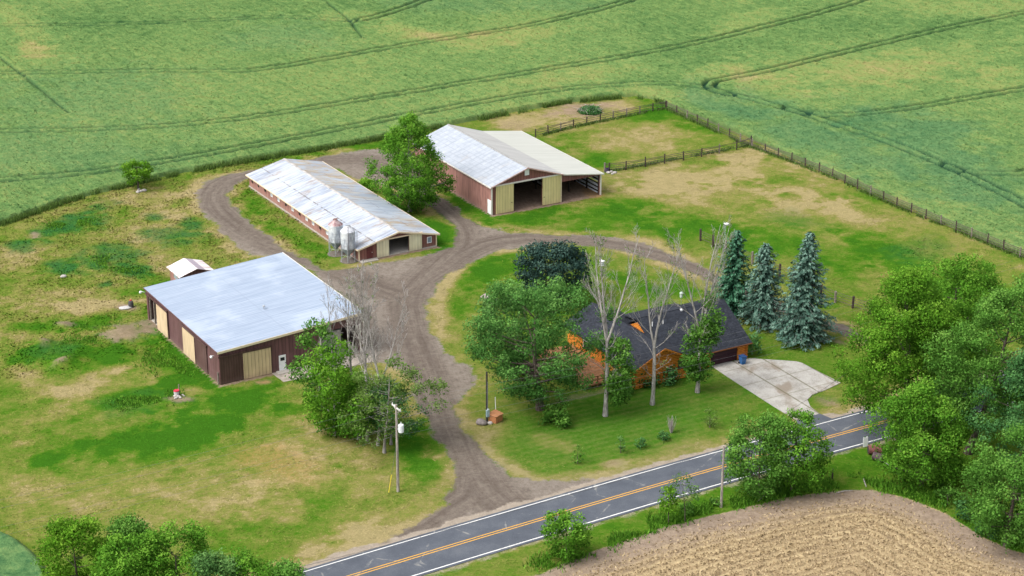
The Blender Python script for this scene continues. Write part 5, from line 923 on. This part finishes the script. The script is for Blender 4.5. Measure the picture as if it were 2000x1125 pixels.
# utility poles and lines
rd = np.array([RS[0], RS[1]]); lv_ = math.atan2(RS[1], RS[0])
def insul(par, x_, y_, z_): MB().lathe([(.03, 0), (.05, .05), (.035, .1), (.05, .15), (.02, .2)], (x_, y_, z_), 8).build('insulator', WHITEP, par)
g1 = G(777.5, 960); UP = thing('utility_pole', 'grey wooden utility pole with crossarm and a white transformer on the lawn', 'utility pole', g1, lv_)
MB().tube([(0, 0, -.3), (0, 0, 10.2)], [.17, .11], 10).build('pole', POLEW, UP)
b = MB().hexa([(-.06, -1.0, 9.75), (.06, -1.0, 9.75), (.06, 1.0, 9.75), (-.06, 1.0, 9.75), (-.06, -1.0, 9.88), (.06, -1.0, 9.88), (.06, 1.0, 9.88), (-.06, 1.0, 9.88)]); b.tube([(.05, -.75, 9.75), (.08, 0, 9.2)], .025, 5).tube([(.05, .75, 9.75), (.08, 0, 9.2)], .025, 5); b.build('crossarm', plain('pale_crossarm', (.55, .52, .50), .8), UP)
for q in (-.9, .35, .9): insul(UP, 0, q, 9.88)
MB().lathe([(.10, 6.95), (.29, 7.02), (.30, 7.8), (.26, 7.88), (.12, 7.92)], (.30, -.42, .1), 16).build('transformer', plain('transformer_paint', (.70, .73, .76), .4, .05), UP); MB().lathe([(.03, 7.9), (.05, 8.0), (.03, 8.2)], (.30, -.42, .1), 8).build('bushing', WHITEP, UP); MB().box(.02, .3, -.32, -.05, 7.3, 7.5).build('bracket', STEEL, UP); MB().tube([(.14, .06, 2.0), (.14, .06, 4.6)], .05, 6).build('conduit', STEEL, UP)
ga = G(759, 964); v_ = ga-g1; t = thing('guy_wire', 'yellow guy wire marker slanting from the lawn to the utility pole', 'guy wire', ga); dirv = np.array([-v_[0], -v_[1], 6.0]); MB().tube([(0, 0, 0), tuple(dirv)], .02, 5).build('cable', WIRE, t); MB().tube([tuple(dirv*.02), tuple(dirv*.36)], .05, 6).build('guard', plain('yellow_guard', (.75, .60, .06), .5), t)
g2 = G(1408.5, 990); UQ = thing('utility_pole', 'bare grey utility pole on the verge between the road and the stubble', 'utility pole', g2, lv_); MB().tube([(0, 0, -.3), (0, 0, 7.1)], [.15, .11], 10).build('pole', POLEW, UQ); insul(UQ, .12, 0, 6.7); insul(UQ, 0, .12, 6.9)
g3 = G(951, 823); UM = thing('meter_pole', 'dark pole with a pale blue meter box, half hidden by the big tree', 'utility pole', g3, lv_); MB().tube([(0, 0, -.3), (0, 0, 6.2)], [.14, .10], 10).build('pole', plain('dark_pole', (.05, .045, .045), .9, .3), UM)
d = MB().box(-.2, .2, -.32, -.12, .7, 1.5).build('meter_box', plain('meter_blue', (.30, .42, .48), .5), UM, .02); MB().lathe([(.12, 0), (.13, .1), (.08, .16)], (0, -.3, 1.55), 12).build('meter', plain('meter_glass', (.55, .62, .66), .3), d); MB().tube([(0, -.2, 1.5), (0, -.16, 5)], .04, 6).build('conduit', plain('conduit', (.15, .16, .17), .6), UM)
def cable(label, p, q, sag, rad=.018, mat=None, group=None):
    p, q = np.array(p, float), np.array(q, float); t_ = np.linspace(0, 1, 25)[:, None]; P_ = p+(q-p)*t_-np.array([[0, 0, 1.]])*(4*sag*t_*(1-t_)); T_ = TB(); T_.tube(P_, np.full(25, rad), 4); o = T_.build('power_line', mat or PALEWIRE, None); tag(o, label, 'power line', group)
nrv = np.array([-RS[1], RS[0]])
def w3(o, s_, n_, z_): return (o[0]+RS[0]*s_+nrv[0]*n_, o[1]+RS[1]*s_+nrv[1]*n_, z_)
for n_, z_, sg_, lab in ((-.9, 10.08, 1.0, 'near upper power line running from the transformer pole past the house'), (.9, 10.08, 1.1, 'far upper power line running from the transformer pole past the house'), (0, 7.6, 1.0, 'middle power line below the crossarm, passing the house'), (0, 6.6, .9, 'lowest power line on the transformer pole, passing the house')):
    cable(lab.split(' running')[0].split(' below')[0].split(' on the')[0]+' crossing the lawn, left of the transformer pole', w3(g1, -70, n_, z_+.3), w3(g1, 0, n_, z_), sg_*.9, .0085); cable(lab, w3(g1, 0, n_, z_), w3(g1, 86, n_, z_-.2), sg_, .0085)
cable('service line from the transformer pole to the dark meter pole', w3(g1, 0, 0, 7.0), (g3[0], g3[1], 6.0), .5, .0085)
g4 = G(1672, 716, 7.5); cable('dark line from the verge pole up across the concrete drive', (g2[0], g2[1], 6.8), (g4[0], g4[1], 7.5), .35, .022, WIRE); cable('dark line running left from the verge pole above the road', (g2[0], g2[1], 6.8), w3(g2, -75, -.5, 7.5), 1.0, .02, WIRE)
# lattice mast
g = G(1409, 596); hm = HT((1409, 596), 440); t = thing('lattice_mast', 'thin lattice mast with a white antenna dish behind the house', 'mast', g)
pp_ = [(.22*math.cos(a), .22*math.sin(a)) for a in (PI/2, PI/2+2.094, PI/2+4.189)]; b = MB()
for a in pp_: b.tube([(*a, 0), (a[0]*.7, a[1]*.7, hm)], .022, 5)
b.build('leg', STEEL, t); b = MB(); nz_ = int(hm/.55)
for k in range(nz_):
    z0, z1 = hm*k/nz_, hm*(k+1)/nz_; s0 = 1-.3*k/nz_
    for j in range(3): p, q = pp_[j], pp_[(j+1) % 3]; b.tube([(p[0]*s0, p[1]*s0, z0), (q[0]*s0, q[1]*s0, z1)], .012, 4)
b.build('lattice', STEEL, t); MB().tube([(0, 0, hm-.3), (0, 0, hm+.5)], .03, 6).build('spike', STEEL, t); MB().lathe([(.04, 0), (.22, .05), (.33, .16), (.35, .22)], (.15, -.1, hm+.05), 14).build('dish', WHITEP, t)
# bird houses, feeder
g = G(1175, 547); t = thing('birdhouse', 'white tiered birdhouse on a thin pole behind the house', 'birdhouse', g); zt = HT((1175, 547), 507); MB().tube([(0, 0, 0), (0, 0, zt-.8)], .04, 6).build('pole', STEEL, t)
for k in range(2): MB().lathe([(.30, 0), (.30, .30)], (0, 0, zt-.85+.34*k), 8).build('tier', WHITEP, t); MB().lathe([(.36, 0), (.36, .04)], (0, 0, zt-.55+.34*k), 8).build('ledge', plain('grey_ledge', (.35, .37, .40), .6), t)
MB().lathe([(.40, 0), (.05, .22)], (0, 0, zt-.17), 8).build('roof', WHITEP, t)
g = G(1330, 600); t = thing('bird_feeder', 'small pale feeder on a stake behind the house roof', 'bird feeder', g); MB().tube([(0, 0, 0), (0, 0, 1.5)], .03, 6).build('stake', STEEL, t); MB().lathe([(.2, 0), (.22, .1), (.2, .55), (.28, .6), (.05, .8)], (0, 0, 1.4), 10).build('feeder', plain('pale_green_white', (.40, .47, .43), .6), t)
# wellhead box, white pipe, slab
g = G(968, 822); t = thing('wellhead_box', 'orange-brown wooden box with a sloping lid beside the meter pole', 'box', g, .9); OW = plain('orange_wood', (.40, .17, .075), .7, .2); 
MB().box(-.62, .62, -.55, .55, 0, .82).build('box', OW, t, .02); MB().hexa([(-.7, -.62, .82), (.7, -.62, .82), (.7, .62, .95), (-.7, .62, .95), (-.7, -.62, .9), (.7, -.62, .9), (.7, .62, 1.04), (-.7, .62, 1.04)]).build('lid', plain('orange_lid', (.46, .21, .10), .7, .2), t, .01)
g = G(968, 812); o = MB().tube([(0, 0, 0), (-.05, 0, 1.8)], .045, 8).build('vent_pipe', WHITEP); o.location = (g[0], g[1]+1.2, 0); tag(o, 'thin white standpipe behind the orange-brown box', 'pipe')
g = GL([(938, 580), (948, 573), (975, 585), (972, 595), (958, 592)]); sheet('concrete_slab', area_ccw(g), .06, plain('old_slab', (.33, .28, .26), .9, .35, 2))
# bin by the garage, garden seats, barrels, sign
g = G(1450, 711); t = thing('wheeled_bin', 'blue wheeled rubbish bin beside the garage door', 'bin', g, HP); BL = plain('blue_plastic', (.03, .13, .34), .45, .12)
MB().hexa([(-.26, -.28, .08), (.26, -.28, .08), (.26, .28, .08), (-.26, .28, .08), (-.36, -.38, 1.02), (.36, -.38, 1.02), (.36, .38, 1.02), (-.36, .38, 1.02)]).build('body', BL, t, .03); MB().box(-.39, .39, -.42, .42, 1.02, 1.10).build('lid', plain('dark_blue_lid', (.02, .06, .16), .45), t, .02)
for s_ in (-.3, .3): MB().tube([(s_-.04, .3, .12), (s_+.04, .3, .12)], .12, 12).build('wheel', DARK, t)
MB().tube([(-.3, .43, 1.0), (.3, .43, 1.0)], .03, 6).build('handle', BL, t)
g = G(1588, 660); t = thing('garden_bench', 'small weathered white bench right of the tallest spruce trunk', 'bench', g, .4)
MB().box(-.6, .6, -.2, .2, .42, .48).build('seat', PALEW, t); MB().box(-.6, .6, .18, .23, .55, .85).build('backrest', PALEW, t)
for a in ((-.5, -.15), (.5, -.15), (-.5, .15), (.5, .15)): MB().box(a[0]-.04, a[0]+.04, a[1]-.04, a[1]+.04, 0, .42 if a[1] < 0 else .85).build('leg', PALEW, t)
g = G(1604, 664); t = thing('overturned_chair', 'white chair lying tipped over on the lawn near the bench', 'chair', g, .9); MB().box(-.3, .3, -.25, .25, .12, .17).build('seat', WHITEP, t); MB().hexa([(-.3, .25, .05), (.3, .25, .05), (.3, .3, .05), (-.3, .3, .05), (-.3, .55, .5), (.3, .55, .5), (.3, .6, .5), (-.3, .6, .5)]).build('backrest', WHITEP, t)
for a in (-.25, .25): MB().tube([(a, -.2, .15), (a, -.6, .32)], .025, 6).build('leg', WHITEP, t)
def barrel(label, px_, py_, rz_, L_, R_, mat, z_=None):
    g = G(px_, py_); t = thing('barrel', label, 'barrel', g, rz_); b = MB(); p = [(-L_/2, R_*.93), (-L_/2+.03, R_), (-L_/6-.03, R_), (-L_/6, R_*1.05), (-L_/6+.03, R_), (L_/6-.03, R_), (L_/6, R_*1.05), (L_/6+.03, R_), (L_/2-.03, R_), (L_/2, R_*.93)]
    b.tube([(q[0], 0, R_) for q in p], [q[1] for q in p], 18).build('drum', mat, t); MB().tube([(-L_/2-.012, 0, R_), (-L_/2+.0, 0, R_)], [R_*.86, R_*.86], 18).build('drum_head', plain('drum_head_dark', (.035, .03, .03), .8), t)
RB = plain('rusty_red_barrel', (.19, .075, .07), .8, .35, 4); barrel('rusty red steel barrel lying by the white board', 1708, 886, .05, 1.5, .50, RB); barrel('dark brown barrel lying in front of the rusty red one', 1715, 900, 2.55, 1.2, .46, plain('dark_barrel', (.085, .06, .065), .7, .3, 4))
g = G(1690, 874); t = thing('sign_board', 'blank white board standing at the road edge by the barrels', 'sign', g, .35); MB().hexa([(-.3, -.03, .1), (.3, -.03, .1), (.3, .03, .1), (-.3, .03, .1), (-.3, .05, 1.25), (.3, .05, 1.25), (.3, .11, 1.25), (-.3, .11, 1.25)]).build('board', WHITEP, t, .01); MB().tube([(-.22, .08, 0), (-.22, .1, 1.2)], .03, 6).build('leg', GREYW, t); MB().tube([(.22, .08, 0), (.22, .1, 1.2)], .03, 6).build('leg', GREYW, t)
g = G(1728, 904); o = MB().tube([(-.5, .5, .25), (.4, -.7, .06)], .035, 6).build('white_pipe', WHITEP); o.location = g; tag(o, 'white pipe leaning on the ground beside the dark barrel', 'pipe')
g = G(1625, 936); o = MB().tube([(0, 0, -.1), (.03, 0, 1.25)], [.11, .09], 7).build('fence_post', FP); o.location = g; tag(o, 'lone dark wooden post on the verge by the stubble', 'post')
g = G(1942, 985); t = thing('scrap_iron', 'rusty scrap iron under the corner tree', 'scrap', g, .3); MB().box(-.7, .7, -.4, .4, .1, .6).build('frame', RUSTM, t, .03); MB().tube([(-.5, -.5, .3), (.6, .5, .9)], .12, 8).build('axle', RUSTM, t)
for k, (a, b_) in enumerate(((1650, 962), (1690, 944), (1805, 938), (1485, 975))):
    g = G(a, b_); o = MB().tube([(-.9, -.2, .08), (0, .1, .16), (.9, .3, .1)], [.05, .06, .03], 6).build('fallen_branch', BK['dead']); o.location = g; o.rotation_euler = (0, 0, k*1.3); tag(o, ('pale fallen branch at the top of the stubble field', 'bleached stick on the verge near the barrels', 'fallen branch under the front roadside tree', 'pale stick at the foot of the left willow')[k], 'branch')
# tall grass and weeds: nobody could count them
r = np.random.default_rng(77)
def blades(pts, hmin, hmax, wd):
    n = len(pts); a = r.uniform(0, 6.28, n); h_ = r.uniform(hmin, hmax, n); w_ = wd*r.uniform(.6, 1.4, n); d = np.stack([np.cos(a), np.sin(a), 0*a], 1); ln = r.normal(size=(n, 3))*.35*h_[:, None]; ln[:, 2] = h_
    base = np.c_[pts, np.zeros(n)]-[[0, 0, .03]]; V = np.stack([base-d*w_[:, None], base+d*w_[:, None], base+d*w_[:, None]*.4+ln, base-d*w_[:, None]*.4+ln*.96], 1).reshape(-1, 3); return V, np.arange(4*n).reshape(-1, 4), np.repeat(r.random(n), 4)
def along_line(pts, n, spread):
    P_ = GL(pts); s_ = np.r_[0, np.cumsum(np.hypot(*np.diff(P_, axis=0).T))]; t_ = r.uniform(0, s_[-1], n); q = np.stack([np.interp(t_, s_, P_[:, 0]), np.interp(t_, s_, P_[:, 1])], 1)+r.normal(size=(n, 2))*spread; keep = vn(q[:, 0]/2.2, q[:, 1]/2.2, 9) > .32; return q[keep]
V, Q, ti = blades(along_line([(1050, 1105), (1120, 1082), (1210, 1050), (1300, 1014), (1400, 990), (1480, 972), (1560, 955), (1640, 942), (1700, 945), (1770, 958), (1850, 985), (1930, 1030), (2000, 1065)], 15000, .75), .12, .5, .06); tag(npobj('verge_grass', V, Q, LM['maple'], None, dict(tint=ti)), 'tall weedy grass along the stubble edge', 'grass', kind='stuff')
pts = np.concatenate([along_line(p, n_, s_) for p, n_, s_ in (([(40, 690), (120, 680), (200, 665)], 3500, 1.6), ([(170, 640), (210, 625)], 900, .8), ([(280, 690), (350, 730)], 1600, 1.4), ([(230, 790), (330, 770)], 1500, 1.2), ([(200, 505), (260, 530)], 1500, 1.2), ([(100, 440), (180, 430)], 1500, 1.2))]); V, Q, ti = blades(pts, .08, .3, .07); tag(npobj('weeds', V, Q, LM['maple'], None, dict(tint=ti)), 'rank green weeds on the rough ground left of the brown shed', 'weeds', kind='stuff')
pts = np.concatenate([along_line([(1302, 213), (1461, 285), (1615, 342), (1752, 404), (1999, 505)], 4500, .3), along_line([(1300, 212), (1110, 251), (1046, 268)], 1200, .25), along_line([(1181, 337), (1467, 284)], 1200, .25)]); V, Q, ti = blades(pts, .2, .55, .06); tag(npobj('fence_line_grass', V, Q, LM['sparse'], None, dict(tint=ti)), 'taller dry grass along the pasture fences', 'grass', kind='stuff')
V, Q, ti = blades(along_line([(0, 441), (130, 395), (265, 360), (400, 331), (600, 297), (770, 267), (900, 242), (1100, 202), (1240, 189), (1300, 204)], 9000, .35), .3, .85, .06); tag(npobj('field_edge_grass', V, Q, LM['sparse'], None, dict(tint=ti*.7)), 'ragged tall grass along the near edge of the wheat', 'grass', kind='stuff')
for k, (a, b_, w_, h_, mt) in enumerate(((1850, 985, 60, 34, 'mid'), (1890, 1012, 70, 40, 'deep'), (1760, 935, 50, 30, 'mid'), (1930, 1050, 70, 36, 'deep'), (1400, 985, 30, 16, 'mid'), (1340, 1000, 40, 20, 'mid'))):
    bush(('leafy undergrowth at the edge of the stubble, below the big trees', 'darker undergrowth near the scrap iron', 'undergrowth at the foot of the front rounded tree', 'undergrowth beside the lower right stubble edge', 'small weed clump by the verge pole', 'weed clump under the see-through young tree')[k], a, b_, w_, h_, mt, 140+k, name='undergrowth', cat='bush', dens=90, size=.12, group='undergrowth by the stubble')
